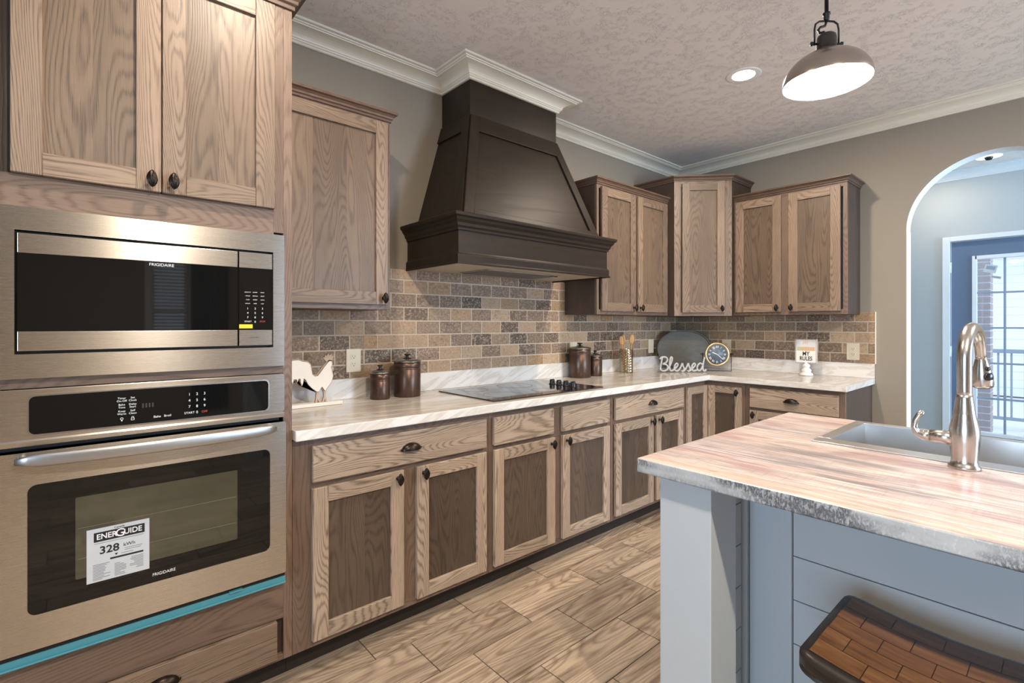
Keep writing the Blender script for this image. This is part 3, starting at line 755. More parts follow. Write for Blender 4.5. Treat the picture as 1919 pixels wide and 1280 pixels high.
mb = MB(); mb.prism(rrect(x0+.0005, x1-.0005, z0+.0005, z1-.0005, .020), -.641, -.6535, 'xz'); mb.build('door_glass', BGLASS, dr)
mb = MB(); mb.prism(rrect(-.590, -.187, .585, .813, .004), -.6536, -.6543, 'xz'); mb.build('inner_window', OGLASS, dr)
mb = MB()
for z in (.640, .725): mb.box(-.585, -.192, -.6543, -.6547, z, z+.0012)
mb.build('rack_wires', plain('rack_wire', (.16, .15, .10), .3), dr)
pts = []; rr = []
for i in range(25):
    u = i/24; x = -.709+.636*u; bow = .030*(1-(2*u-1)**2); pts.append((x, -.683-bow, .934+.004)); rr.append(.0125)
mb = MB(); n = 20; vs = []; fs = []
for i, p in enumerate(pts):
    e_ = min(1., .45+.55*min(i, 24-i)/1.5)
    for j in range(n):
        a = 2*PI*j/n; ca, sa = math.cos(a), math.sin(a)
        vs.append((p[0], p[1]-.0085*e_*abs(ca)**.7*(1 if ca > 0 else -1), p[2]+.0175*e_*abs(sa)**.8*(1 if sa > 0 else -1)))
for i in range(24):
    for j in range(n): j2 = (j+1) % n; fs.append((i*n+j, (i+1)*n+j, (i+1)*n+j2, i*n+j2))
fs += [tuple(range(n)), tuple(24*n+j for j in range(n-1, -1, -1))]
mb.add(vs, fs, smooth=True); hd = mb.build('handle', plain('satin_handle_metal', (.50, .50, .50), .38, 1.), t)
for x in (-.697, -.085):
    mb = MB(); mb.tube([(x, -.654, .938), (x, -.686, .938)], .009, 12); mb.build('handle_mount', STEELR, hd)
mb = MB(); mb.box(-.752, -.034, -.612, -.640, .408, .421); mb.build('door_underlap', GAP, t)
mb = MB(); mb.box(-.754, -.033, -.613, -.643, .388, .409, 'x'); mb.box(-.754, -.033, -.613, -.649, .386, .391, 'x'); mb.box(-.21, -.17, -.64, -.652, .408, .4135); mb.build('protective_film', BLUE, t, .001)
text('FRIGIDAIRE', .0125, fr(-.387, -.6538, .5405), WINK, dr, width=.92)
# label
mb = MB(); mb.box(-.5665, -.4235, -.6544, -.6552, .564, .715); lab = mb.build('energy_label', PAPER, t)
mb = MB(); mb.box(-.551, -.435, -.6552, -.6556, .677, .7035); mb.build('title_bar', INK, lab)
text('ENER', .0215, fr(-.5225, -.6558, .690), WINK, lab, width=.90, bold=.0004); text('G', .031, fr(-.4925, -.6559, .690), WINK, lab, bold=.0004); text('UIDE', .0215, fr(-.4625, -.6558, .690), WINK, lab, width=.90, bold=.0004)
text('Canada', .008, fr(-.494, -.6554, .7085), INK, lab)
text('328', .030, fr(-.5165, -.6554, .650), INK, lab, width=1.0, bold=.0006)
text('kWh', .014, fr(-.471, -.6554, .653), INK, lab)
mb = MB(); mb.box(-.515, -.438, -.6552, -.6556, .6195, .6245); mb.prism([(-.501, .628), (-.497, .634), (-.505, .634)], -.6552, -.6556, 'xz'); mb.build('scale_bar', INK, lab)
mb = MB()
for i in range(11):
    z = .612-.0042*i
    mb.box(-.553, -.553+random.uniform(.02, .04), -.6552, -.6555, z, z+.0012)
    if i > 1: mb.box(-.505, -.505+random.uniform(.012, .028), -.6552, -.6555, z, z+.0012)
    if i < 9: mb.box(-.438, -.438-random.uniform(.012, .034), -.6552, -.6555, z, z+.0012)
for z, a, b in ((.6715, -.55, -.437), (.6425, -.482, -.44), (.630, -.49, -.462), (.6375, -.482, -.444)): mb.box(a, b, -.6552, -.6555, z, z+.0011)
mb.build('small_print', plain('grey_ink', (.12, .12, .13), .5), lab)

# ================================================================ worktop and backsplash
t = empty('countertop', (1.8, -.3, .874), 'glossy marble-pattern L-shaped countertop over the oak base cabinets', 'countertop')
mb = MB(); E_ = 1.5405
pts = [(.0012, -.001), (RX-.001, -.001), (RX-.001, -E_), (RX-.648, -E_), (RX-.648, -.648), (.0012, -.648)]
mb.prism(pts, .8735, .9135, 'xy', 'x', mi=1, mi_cap=0); mb.build('worktop', [MARBLE, MARBLE_E], t, .004, 3)
mb = MB(); mb.box(.0012, RX-.02, -.001, -.020, .9136, 1.016, 'x'); mb.box(RX-.0205, RX-.001, -.001, -E_+.001, .9136, 1.016, 'y'); mb.build('splash_lip', MARBLE_E, t, .002)
def tiles(name, M, x0, x1, ztop, xoff, zlab):
    mb = MB(M); P, Wd, g = .0762, .1563, .0026
    for k in range(12):
        z0 = 1.0095+P*k; z1 = z0+P; off = xoff+(Wd/2 if k % 2 == 1 else 0)
        x = x0-Wd+((off-x0) % Wd)
        while x < x1:
            a, b = max(x+g, x0), min(x+Wd-g, x1)
            if b-a > .01:
                for X0, X1, ZT in ztop:
                    p, q = max(a, X0), min(b, X1); zz0, zz1 = max(z0+g, 1.0165), min(z1-g, ZT)
                    if q-p > .006 and zz1-zz0 > .006:
                        # softened tile edge: bevelled front
                        r_ = random.random(); of = tuple(random.uniform(-30, 30) for _ in range(3)); e = .0016; yf = -.0085-random.uniform(0, .0008)
                        vs = [(p, -.004, zz0), (q, -.004, zz0), (q, -.004, zz1), (p, -.004, zz1), (p+e, yf, zz0+e), (q-e, yf, zz0+e), (q-e, yf, zz1-e), (p+e, yf, zz1-e)]
                        mb.add(vs, [(4, 5, 6, 7), (0, 1, 5, 4), (1, 2, 6, 5), (2, 3, 7, 6), (3, 0, 4, 7)], 'x', off=of, rnd=r_)
            x += Wd
    for X0, X1, ZT in ztop: mb.box(X0, X1, -.0005, -.0068, 1.016, ZT, mi=1)
    return struct(mb.build(name, [TRAV, GROUT]))
tiles('trim_5', I4, .001, RX-.01, [(.001, .548, 1.366), (.549, 2.103, 1.600), (2.104, RX-.01, 1.366)], 1.100, 0)
tiles('trim_6', RIGHT, .010, 1.541, [(.010, 1.541, 1.381)], .951, 0)
mb = MB(); mb.box(RX-.012, RX-.0005, -1.5415, -1.547, 1.016, 1.383); struct(mb.build('trim_7', CREAM))
mb = MB(); mb.box(RX-.009, RX-.0005, -1.455, -1.5412, 1.3815, 1.3845); 
# ================================================================ range hood
t = empty('range_hood', (1.38, -.25, 1.592), 'dark brown wooden range hood with a tapered chimney above the cooktop', 'range hood')
HZ0, HZ1 = 1.852, 2.447
bx0, bx1, by = .868, 1.940, -.452
mb = MB(); mb.box(HX0, HX1, -.001, HYC, HZ1-.01, H-.002, 'x'); mb.build('chimney', HOODM, t, .001)
mb = MB()
mb.add([(bx0, -.001, HZ0-.02), (bx1, -.001, HZ0-.02), (bx1, by, HZ0-.02), (bx0, by, HZ0-.02), (HX0, -.001, HZ1), (HX1, -.001, HZ1), (HX1, HYC, HZ1), (HX0, HYC, HZ1)],
       [(0, 1, 2, 3), (7, 6, 5, 4), (3, 2, 6, 7), (0, 3, 7, 4), (2, 1, 5, 6)], 'x')
mb.build('tapered_body', HOODM, t)
def slab(mb, pts, nrm, th, g):
    nrm = Vector(nrm).normalized()*th; n = len(pts); P = [Vector(p) for p in pts]
    vs = [tuple(p) for p in P]+[tuple(p+nrm) for p in P]
    fs = [tuple(range(n))[::-1], tuple(range(n, 2*n))]+[(i, (i+1) % n, n+(i+1) % n, n+i) for i in range(n)]
    mb.add(vs, fs, g)
def fpt(u, v):      # point on the sloping front, u across 0..1, v up 0..1
    xa = bx0+(HX0-bx0)*v; xb = bx1+(HX1-bx1)*v
    return (xa+(xb-xa)*u, by+(HYC-by)*v, HZ0-.015+(HZ1-HZ0+.015)*v)
fn = Vector((0, -1, -(HYC-by)/(HZ1-HZ0)*-1)); fn = Vector((0, -(HZ1-HZ0), (HYC-by)))
mb = MB(); top = (.055, .84, .91)
def fx(x_at, v): xa = bx0+(HX0-bx0)*v; xb = bx1+(HX1-bx1)*v; return xa, xb
def P_(x, v): return (x, by+(HYC-by)*v, HZ0-.015+(HZ1-HZ0+.015)*v)
sw = .062
l0, r0 = fx(0, 0); l1, r1 = fx(0, 1)
slab(mb, [P_(l0, 0), P_(l0+sw, 0), P_(l1+sw, 1), P_(l1, 1)], fn, .012, 'z')
slab(mb, [P_(r0-sw, 0), P_(r0, 0), P_(r1, 1), P_(r1-sw, 1)], fn, .012, 'z')
vt, vb = .845, .075
la, ra = fx(0, vt); slab(mb, [P_(la+sw, vt), P_(ra-sw, vt), P_(r1-sw, 1), P_(l1+sw, 1)], fn, .012, 'x')
lb, rb = fx(0, vb); slab(mb, [P_(l0+sw, 0), P_(r0-sw, 0), P_(rb-sw, vb), P_(lb+sw, vb)], fn, .012, 'x')
mb.build('front_frame', HOODM, t, .002)
def side_frame(sx):
    mb = MB(); X0, X1 = (bx0, HX0) if sx < 0 else (bx1, HX1)
    def Q(s, v):   # s: 0 at wall, 1 at the front
        return (X0+(X1-X0)*v, (-.002)*(1-s)+(by+(HYC-by)*v)*s, HZ0-.015+(HZ1-HZ0+.015)*v)
    nv = Vector((sx*(HZ1-HZ0), 0, (bx0-HX0) if sx > 0 else (HX0-bx0)*-1*-1)); nv = Vector((sx*(HZ1-HZ0), 0, abs(HX0-bx0)))
    a = [Q(.80, 0), Q(1, 0), Q(1, 1), Q(.80, 1)]; b = [Q(0, .845), Q(.80, .845), Q(.80, 1), Q(0, 1)]
    for q in (a, b): slab(mb, q if sx < 0 else q[::-1], nv, .010, 'z')
    mb.build('side_frame', HOODM, t, .0015)
side_frame(-1); side_frame(1)
sx0, sx1, sy = .812, 1.968, -.497
mb = MB(); z0 = 1.606
for a, b, c, d in ((sx0, sx1, sy, sy+.018), (sx0, sx0+.018, sy+.018, -.001), (sx1-.018, sx1, sy+.018, -.001)): mb.box(a, b, c, d, z0, 1.835, 'x')
mb.box(sx0+.01, sx1-.01, sy+.01, -.001, 1.825, 1.836); mb.build('skirt', HOODM, t, .001)
path = [(sx0, -.001), (sx0, sy), (sx1, sy), (sx1, -.001)]
mb = MB(); mb.sweep([(0, 0), (.006, 0), (.008, .012), (.016, .020), (.019, .034), (.030, .046), (.034, .058), (.044, .064), (.046, .078), (.040, .082), (-.05, .082)], path, side=-1, z0=1.757)
mb.build('crown_moulding', HOODM, t, .001, 1)
mb = MB(); mb.sweep([(0, .060), (.004, .052), (.009, .046), (.009, .012), (.014, .008), (.014, 0), (0, 0)], path, side=-1, z0=1.592); mb.build('base_moulding', HOODM, t, .001, 1)
mb = MB(); mb.box(sx0+.001, sx1-.001, sy+.001, -.002, 1.600, 1.606); so = mb.build('soffit', SOFFIT, t)
mb = MB(); ringplate(mb, 1.11, 1.70, 0, 1, 1.12, 1.69, .1, .9, 0, 0) if False else None
mb = MB(); mb.box(1.11, 1.69, -.09, -.35, 1.594, 1.600); fl = mb.build('filter_housing', STEELR, t, .002)
mb = MB(); mb.box(1.125, 1.675, -.10, -.34, 1.5925, 1.595); mb.build('filter', DARKSTEEL, fl)
for x in (1.645,):
    mb = MB(); mb.box(x-.03, x+.03, -.325, -.342, 1.590, 1.594); mb.build('switch_panel', BLKP, fl)

# ================================================================ cooktop
t = empty('cooktop', (1.38, -.35, .914), 'black glass electric cooktop set in the marble worktop below the hood', 'cooktop')
mb = MB(); mb.prism(rrect(.955, 1.805, -.598, -.095, .008), .9137, .9195, 'xy'); gl = mb.build('glass_top', plain('smoked_cooktop_glass', (.012, .011, .011), .05, 0., **{'Specular IOR Level': .7}), t, .0015)
rg = plain('burner_ring_print', (.07, .065, .06), .25)
for x, y, r_ in ((1.13, -.21, .075), (1.13, -.46, .11), (1.43, -.21, .11), (1.43, -.47, .075)):
    mb = MB(); mb.lathe([(r_, 0), (r_, .0004), (r_-.003, .0004), (r_-.003, 0)], c=(x, y, .9194), n=48); mb.build('burner_ring', rg, gl)
for i, y in enumerate((-.300, -.358, -.416, -.474)):
    mb = MB(); mb.lathe([(.0, 0), (.021, 0), (.021, .003), (.017, .006), (.0165, .022), (.015, .026), (0, .026)], c=(1.668, y, .9196), n=24)
    mb.box(1.651, 1.685, y-.003, y+.003, .944, .9505); mb.build('knob', BLKP, t, .0006)

# ================================================================ outlets and switch
def outlet(label, M, cx, cz, sw=False, cat='outlet'):
    mb = MB(M); mb.prism(rrect(cx-.039, cx+.039, cz-.060, cz+.060, .004), -.0095, -.0145, 'xz')
    o = mb.build('wall_switch' if sw else 'power_outlet', IVORY, None, .001); tag(o, label, 'light switch' if sw else 'outlet', None if sw else 'ivory power outlets on the tiles')
    if sw:
        mb = MB(M); mb.prism(rrect(cx-.016, cx+.016, cz-.033, cz+.033, .002), -.0145, -.0175, 'xz'); mb.build('rocker', IVORY, o)
    else:
        for dz in (-.0195, .0195):
            mb = MB(M); mb.prism(rrect(cx-.0165, cx+.0165, cz+dz-.014, cz+dz+.014, .010), -.0145, -.0165, 'xz'); s_ = mb.build('socket', IVORY, o)
            mb = MB(M); mb.box(cx-.0075, cx-.0055, -.0165, -.0168, cz+dz-.002, cz+dz+.007); mb.box(cx+.0055, cx+.0075, -.0165, -.0168, cz+dz-.002, cz+dz+.007)
            mb.lathe([(0, 0), (.0025, 0), (.0025, .0003), (0, .0003)], c=(cx, -.0165, cz+dz-.007), n=8, M=Matrix.Rotation(PI/2, 4, 'X')); mb.build('slots', INK, s_)
outlet('ivory power outlet on the stone tiles between the rooster and the small canister', I4, .4925, 1.108)
outlet('ivory power outlet half hidden behind the tallest canister right of the cooktop', I4, 2.190, 1.105)
outlet('ivory switch plate on the tiles left of the oval tray', I4, 3.203, 1.105, True)
outlet('ivory power outlet on the right wall just behind the round clock', RIGHT, .480, 1.105)
outlet('ivory power outlet on the right wall beyond the small kitchen rules sign', RIGHT, 1.410, 1.098)

# ================================================================ canisters
def canister(label, x, y, r, h, M_=BRONZE2):
    t = empty('canister', (x, y, .914), label, 'canister', 'bronze canisters on the countertop')
    mb = MB(); mb.lathe([(0, 0), (r*.97, 0), (r, .004), (r, h-.038), (r-.0012, h-.0365), (r, h-.035), (r, h-.031), (r-.0012, h-.0295), (r, h-.028), (r, h), (0, h)], c=(x, y, .9137), n=48); mb.build('body', M_, t)
    mb = MB(); mb.lathe([(0, h), (r+.002, h), (r+.003, h+.004), (r+.001, h+.007), (r*.75, h+.014), (r*.4, h+.018), (0, h+.019)], c=(x, y, .9139), n=48); l = mb.build('lid', LIDM, t)
    mb = MB(); k = r/.07; mb.lathe([(0, 0), (.024*k, 0), (.024*k, .002), (.009, .005), (.007, .013), (.014*k+.004, .020), (.012*k+.004, .024), (0, .025)], c=(x, y, .9139+h+.0185), n=24); mb.build('knob', BLKP, l)
canister('small bronze canister nearest the outlet left of the cooktop', .585, -.125, .050, .130)
canister('larger bronze canister beside the left edge of the cooktop', .742, -.125, .070, .181)
canister('tallest dark bronze canister right of the cooktop knobs', 2.150, -.110, .078, .205)
canister('slim dark bronze canister tucked beside the tallest one', 2.315, -.115, .052, .145)

# ================================================================ utensil crock with spoons
t = empty('utensil_crock', (2.70, -.115, .914), 'faceted glass crock on the counter holding wooden spoons', 'crock')
mb = MB(); n, m = 28, 18; r = .052; hh = .185; cx, cy = 2.70, -.115
for (rr_, flip) in ((r, False), (r-.004, True)):
    vs = []; fs = []
    for j in range(m+1):
        for i in range(n):
            a = 2*PI*i/n+(PI/n if j % 2 else 0); q = rr_*(1+(.0 if flip else .035*(1 if (i+j) % 2 else -1))); vs.append((cx+q*math.cos(a), cy+q*math.sin(a), .9150+hh*j/m))
    for j in range(m):
        for i in range(n):
            i2 = (i+1) % n; f = (j*n+i, j*n+i2, (j+1)*n+i2, (j+1)*n+i); fs.append(f[::-1] if flip else f)
    mb.add(vs, fs)
mb.build('jar', JAR, t)
mb = MB(); mb.lathe([(0, 0), (r-.001, 0), (r-.001, .006), (0, .006)], c=(cx, cy, .9142), n=28); mb.build('base', JAR, t)
def spoon(label, bx_, by_, tx, ty, tz, w, slot=False, yaw=0.):
    mb = MB(); b = Vector((bx_, by_, .924)); e = Vector((tx, ty, tz)); d_ = (e-b).normalized()
    mb.tube([tuple(b+(e-b)*i/6) for i in range(7)], [.0055, .005, .005, .0048, .0048, .005, .006], 10)
    prof = []; n = 14; right = Vector((.75, -.66, 0))
    vs = []; fs = []; L_ = .075; rows_ = 9
    for j in range(rows_):
        s_ = j/(rows_-1); ww = w*math.sin(PI*min(.97, .12+s_*.83))**.55; c_ = e+d_*(L_*s_-.008)
        for i in range(8):
            a = 2*PI*i/8; nn = d_.cross(right).normalized(); vs.append(tuple(c_+right*ww*math.cos(a)+nn*.0042*math.sin(a)))
    for j in range(rows_-1):
        for i in range(8): i2 = (i+1) % 8; fs.append((j*8+i, j*8+i2, (j+1)*8+i2, (j+1)*8+i))
    fs += [tuple(range(7, -1, -1)), tuple((rows_-1)*8+i for i in range(8))]
    mb.add(vs, fs, 'z', smooth=True)
    tag(mb.build('wooden_spoon', SPOON), label, 'spoon', 'wooden spoons in the glass crock')
spoon('leftmost wooden spoon in the glass crock, round bowled', 2.675, -.115, 2.664, -.100, 1.135, .020)
spoon('middle wooden spoon in the glass crock, standing between two others', 2.702, -.098, 2.702, -.090, 1.145, .017)
spoon('rightmost wooden spoon in the glass crock, a flat pale spatula', 2.722, -.128, 2.738, -.138, 1.148, .021)

# ================================================================ rooster
RO = [(0.130,1.128),(0.156,1.132),(0.172,1.132),(0.19,1.124),(0.211,1.121),(0.224,1.108),(0.228,1.086),(0.232,1.064),(0.244,1.053),(0.259,1.054),(0.272,1.07),(0.289,1.093),(0.305,1.112),(0.315,1.121),(0.323,1.119),(0.325,1.103),(0.32,1.092),(0.325,1.069),(0.329,1.05),(0.323,1.025),(0.311,1.007),(0.3,0.994),(0.296,0.985),(0.291,0.983),(0.286,0.992),(0.278,1.003),(0.271,0.996),(0.263,0.982),(0.255,0.982),(0.248,0.987),(0.235,0.997),(0.216,1.017),(0.206,1.037),(0.2,1.045),(0.193,1.046),(0.193,1.03),(0.187,1.014),(0.182,1.03),(0.18,1.047),(0.172,1.047),(0.167,1.032),(0.164,1.045),(0.150,1.046),(0.146,1.024),(0.141,1.046),(0.128,1.05),(.115,1.07),(.113,1.105)]
def offset_poly(P, d):
    n = len(P); a = sum(P[i][0]*P[(i+1) % n][1]-P[(i+1) % n][0]*P[i][1] for i in range(n)); s_ = 1 if a > 0 else -1; out = []
    for i in range(n):
        p0, p1, p2 = Vector(P[i-1]), Vector(P[i]), Vector(P[(i+1) % n]); e1 = (p1-p0).normalized(); e2 = (p2-p1).normalized()
        m_ = (Vector((e1.y, -e1.x))+Vector((e2.y, -e2.x))); m_ = m_/max(.9, m_.length) if m_.length < .9 else m_/ (1+e1.dot(e2))
        q = p1+m_*d*s_; out.append((q.x, q.y))
    return out
t = empty('rooster_figure', (.25, -.14, .914), 'white wooden rooster cutout on a pale block beside the oven tower', 'rooster')
mb = MB(); mb.box(.120, .372, -.115, -.165, .9145, .930); mb.build('base_block', WPAINT, t, .001)
mb = MB(); mb.prism(offset_poly(RO, .0055), -.132, -.146, 'xz'); bd = mb.build('body', TANW, t)
mb = MB(); mb.prism(offset_poly(RO, .0022), -.146, -.1475, 'xz'); mb.build('outline', plain('dark_outline', (.16, .12, .10), .6), bd)
mb = MB(); mb.prism(RO, -.1475, -.1535, 'xz'); mb.build('white_front', WPAINT, bd)
mb = MB(); mb.prism([(.302, 1.118), (.285, 1.137), (.293, 1.139), (.294, 1.150), (.303, 1.146), (.309, 1.158), (.316, 1.148), (.326, 1.156), (.328, 1.144), (.338, 1.145), (.333, 1.133), (.327, 1.120)], -.134, -.146, 'xz'); mb.build('comb', TANW, t)
mb = MB(); mb.prism([(.328, 1.096), (.336, 1.088), (.335, 1.074), (.327, 1.078)], -.134, -.146, 'xz'); mb.build('wattle', TANW, t)
for lg in ([(.255, .988), (.267, .988), (.263, .955), (.276, .9305), (.268, .9305), (.259, .946), (.256, .9305), (.249, .9305), (.253, .955)], [(.288, .988), (.298, .990), (.297, .955), (.306, .9305), (.298, .9305), (.293, .944), (.287, .9305), (.281, .9305), (.289, .955)]):
    mb = MB(); mb.prism(lg, -.134, -.147, 'xz'); mb.build('leg', TANW, t)

# ================================================================ oval tray, word sign, clock
tilt = Matrix.Translation((3.395, -.225, .9148)) @ Matrix.Rotation(-PI/4, 4, 'Z') @ Matrix.Rotation(-.13, 4, 'X')
def oval(a, b, n=64): return [(a*math.cos(2*PI*i/n), b+b*math.sin(2*PI*i/n)) for i in range(n)]
t = empty('oval_tray', (3.395, -.225, .914), 'large oval grey wooden tray leaning in the corner of the counter', 'tray')
mb = MB(tilt); mb.prism(oval(.232, .166), -.006, .004, 'xz', 'x'); mb.build('board', GREYW, t, .001)
mb = MB(tilt); n = 64; vs = []; fs = []
for k in range(n):
    a = 2*PI*k/n; c_, s_ = math.cos(a), math.sin(a)
    for (dr_, yy) in ((.0, -.006), (.0, -.014), (-.007, -.014), (-.011, -.006)): vs.append(((.232+dr_)*c_, yy, .166+(.166+dr_)*s_))
for k in range(n):
    for j in range(4): fs.append((k*4+j, k*4+(j+1) % 4, ((k+1) % n)*4+(j+1) % 4, ((k+1) % n)*4+j))
mb.add(vs, fs, 'x'); mb.build('rim', GREYW, t)

def catmull(P, k=6):
    out = []; n = len(P)
    for i in range(n-1):
        p0, p1, p2, p3 = [Vector(P[max(0, min(n-1, i+j))]) for j in (-1, 0, 1, 2)]
        for j in range(k):
            s_ = j/k; out.append(.5*((2*p1)+(p2-p0)*s_+(2*p0-5*p1+4*p2-p3)*s_*s_+(3*p1-p0-3*p2+p3)*s_**3))
    out.append(Vector(P[-1])); return out
def es(dx): return [(p[0]+dx, p[1]) for p in [(11.8, 1.2), (13.4, 2.9), (15.3, 4.6), (15.9, 6.3), (14.8, 7.1), (13.4, 5.4), (13.1, 2.6), (14.4, .9), (16.4, 1.3)]]
def ss(dx): return [(p[0]+dx, p[1]) for p in [(16.4, 1.3), (18.2, 3.8), (19.7, 7.2), (20.1, 5.2), (21.2, 3.0), (20.6, 1.0), (18.9, .7), (20.6, .8), (21.6, 1.6)]]
STR = [[(2.9, 12.0), (2.3, 8.5), (1.5, 4.5), (1.6, 1.4)], [(.9, 10.6), (2.6, 12.3), (5.8, 12.3), (7.2, 10.4), (6.2, 8.0), (3.6, 6.7), (6.2, 6.2), (7.6, 4.2), (6.6, 1.7), (4.0, .9), (1.8, 1.7), (.9, 3.4)],
       [(6.6, 1.7), (8.8, 4.3), (10.9, 9.2), (11.2, 11.8), (10.1, 12.2), (9.3, 9.5), (9.0, 4.5), (9.8, 1.3), (11.8, 1.2)],
       es(0), ss(0), ss(5.0), es(14.6), [(30.9, 1.3), (32.2, 1.8)], [(36.6, 6.2), (34.6, 7.3), (32.6, 5.4), (32.2, 2.6), (33.6, 1.0), (35.4, 2.2), (36.8, 5.4)], [(38.4, 12.4), (37.4, 8.0), (36.8, 4.0), (37.2, 1.4), (38.4, .9), (39.8, 2.2)]]
WM = Matrix.Translation((2.897, -.283, .9150)) @ Matrix.Rotation(math.atan2(-.475+.283, 3.195-2.897)-.12, 4, 'Z')
mb = MB(WM); sc_ = .0096
for st in STR:
    c_ = catmull(st); mb.tube([(p.x*sc_, 0, p.y*sc_+.0005) for p in c_], .0074, 8)
mb.box(.8*sc_, 39*sc_, -.0055, .0055, -.0003, .004) if False else None
o = mb.build('word_sign', GWHITE); tag(o, 'grey metal script word Blessed standing in front of the oval tray', 'sign')
# flatten the tubes into a cut-out thickness
# clock
CKM = Matrix.Translation((3.302, -.560, 0)) @ Matrix.Rotation(-.80, 4, 'Z')
t = empty('desk_clock', (3.302, -.56, .914), 'round gold-rimmed clock with a slate dial hung in a black wire stand', 'clock')
RC = CKM @ Matrix.Translation((0, 0, 1.053)) @ Matrix.Rotation(PI/2, 4, 'X')
mb = MB(); mb.M = RC; mb.lathe([(0, -.018), (.086, -.018), (.092, -.010), (.092, .004), (0, .004)], n=48); cs = mb.build('case', BLKP, t)
mb = MB(); mb.M = RC; mb.lathe([(.080, .004), (.0825, .010), (.087, .012), (.0925, .011), (.0985, .006), (.0985, -.002), (.090, -.006), (.080, .004)], n=48); mb.build('rim', GOLD, cs)
mb = MB(); mb.M = RC; mb.lathe([(0, .0045), (.081, .0045), (.081, .0055), (0, .0055)], n=48); dl = mb.build('dial', DIAL, cs)
for i, s_ in enumerate(('XII', 'I', 'II', 'III', 'IIII', 'V', 'VI', 'VII', 'VIII', 'IX', 'X', 'XI')):
    a = PI/2-i*PI/6; text(s_, .026, RC @ Matrix.Translation((.060*math.cos(a), .060*math.sin(a), .006)) @ Matrix.Rotation(a-PI/2, 4, 'Z'), WINK, dl, 'numeral', width=.75)
text('LONDON', .010, RC @ Matrix.Translation((0, .022, .006)), WINK, dl) if False else None
for L_, a, w in ((.042, PI-.42+PI*0+.85*0+PI*0, .003), (.062, -.72, .0018)):
    mb = MB(); mb.M = RC @ Matrix.Rotation(a, 4, 'Z'); mb.box(-.012, L_, -w, w, .0068, .0078); mb.build('hand', WINK, cs)
mb = MB(CKM)
mb.tube([(-.112, 0, 1.064), (-.112, 0, .9185), (.112, 0, .9185), (.112, 0, 1.064)], .004, 8); st_ = mb.build('stand', plain('black_stand_wire', (.02, .02, .02), .3, .6), t)
mb = MB(CKM); mb.box(-.112, .112, -.014, .014, .9143, .9185); mb.build('foot', STEELR, st_)
for s_ in (-1, 1):
    mb = MB(CKM); mb.tube([(s_*.097, 0, 1.056), (s_*.128, 0, 1.056)], .0028, 8); mb.lathe([(0, -.006), (.0065, -.002), (.0065, .002), (0, .006)], c=(s_*.124, 0, 1.056), n=12); mb.build('pivot_knob', BLKP, st_)

# ================================================================ small sign on a turned stand
SM = Matrix.Translation((3.51, -1.145, 0)) @ Matrix.Rotation(-PI/2+.10, 4, 'Z')
t = empty('pedestal_sign', (3.51, -1.145, .914), 'small square kitchen rules sign on a white turned pedestal', 'sign')
mb = MB(); mb.lathe([(0, 0), (.044, 0), (.046, .006), (.043, .014), (.036, .019), (.028, .024), (.033, .032), (.034, .040), (.026, .049), (.019, .055), (.022, .062), (.026, .070), (.024, .080), (.014, .088), (.014, .1), (0, .1)], c=(3.51, -1.145, .9145), n=32); mb.build('pedestal', WPAINT, t)
mb = MB(SM); mb.box(-.072, .072, -.009, .012, 1.006, 1.184); bd = mb.build('board', TANW, t, .001)
mb = MB(SM); mb.box(-.0715, .0715, -.0105, -.009, 1.0065, 1.1835); mb.build('checked_border', WPAINT, bd)
mb = MB(SM)
for i in range(18):
    z = 1.0085+.0097*i
    for x in (-.0695, .0645): mb.box(x, x+.005, -.0112, -.0105, z, z+.0048)
for i in range(14):
    x = -.068+.0097*i
    for z in (1.008, 1.178): mb.box(x, x+.0048, -.0112, -.0105, z, z+.0045)
mb.build('border_checks', INK, bd)
mb = MB(SM); mb.box(-.062, .062, -.0111, -.0105, 1.098, 1.1745); mb.build('upper_field', plain('pale_lilac_print', (.66, .64, .66), .5), bd)
def sg(x, z): return SM @ fr(x, -.0115, z)
text('MY', .030, sg(0, 1.156), ORG, bd)
for i, ch in enumerate('KITCHEN'):
    mb = MB(SM); mb.box(-.058+.0166*i, -.0425+.0166*i, -.0118, -.0111, 1.100, 1.126); mb.build('letter_tile', (GRN, ORG)[i > 1], bd)
    text(ch, .020, SM @ fr(-.0502+.0166*i, -.0122, 1.113), PAPER, bd)
text('MY', .042, sg(0, 1.076), INK, bd, width=.8, bold=.0008); text('RULES', .042, sg(0, 1.040), INK, bd, width=.72, bold=.0008)

# ================================================================ island
IX0, IX1, IY0, IY1 = .615, 1.74, -1.657, -4.25
t = empty('kitchen_island', (1.18, -2.9, 0), 'pale grey-blue shiplap island with square corner posts', 'island')
mb = MB()
for y in (-1.715, IY1+.20):
    mb = MB(); mb.box(.643, .785, y, y-.149, 0, .8725, 'z'); mb.build('corner_post', GBLUE, t, .002)
bxp = .957
mb = MB(); mb.box(bxp, bxp+.02, -1.735, IY1+.06, 0, .8725); mb.box(IX1-.05, IX1-.03, -1.735, IY1+.06, 0, .8725); mb.box(bxp+.02, IX1-.05, -1.735, -1.755, 0, .8725); mb.box(bxp+.02, IX1-.05, IY1+.08, IY1+.06, 0, .8725); mb.box(bxp+.02, IX1-.05, -1.755, IY1+.08, .08, .10); mb.build('cabinet_body', GBLUE, t)
def shiplap(mb, M_, x0, x1, y, offs=.0):
    z = .013; hgt = .1245
    while z < .87: mb.box(x0, x1, y, y-.010, z+.0016, min(z+hgt-.0016, .872), 'x'); z += hgt
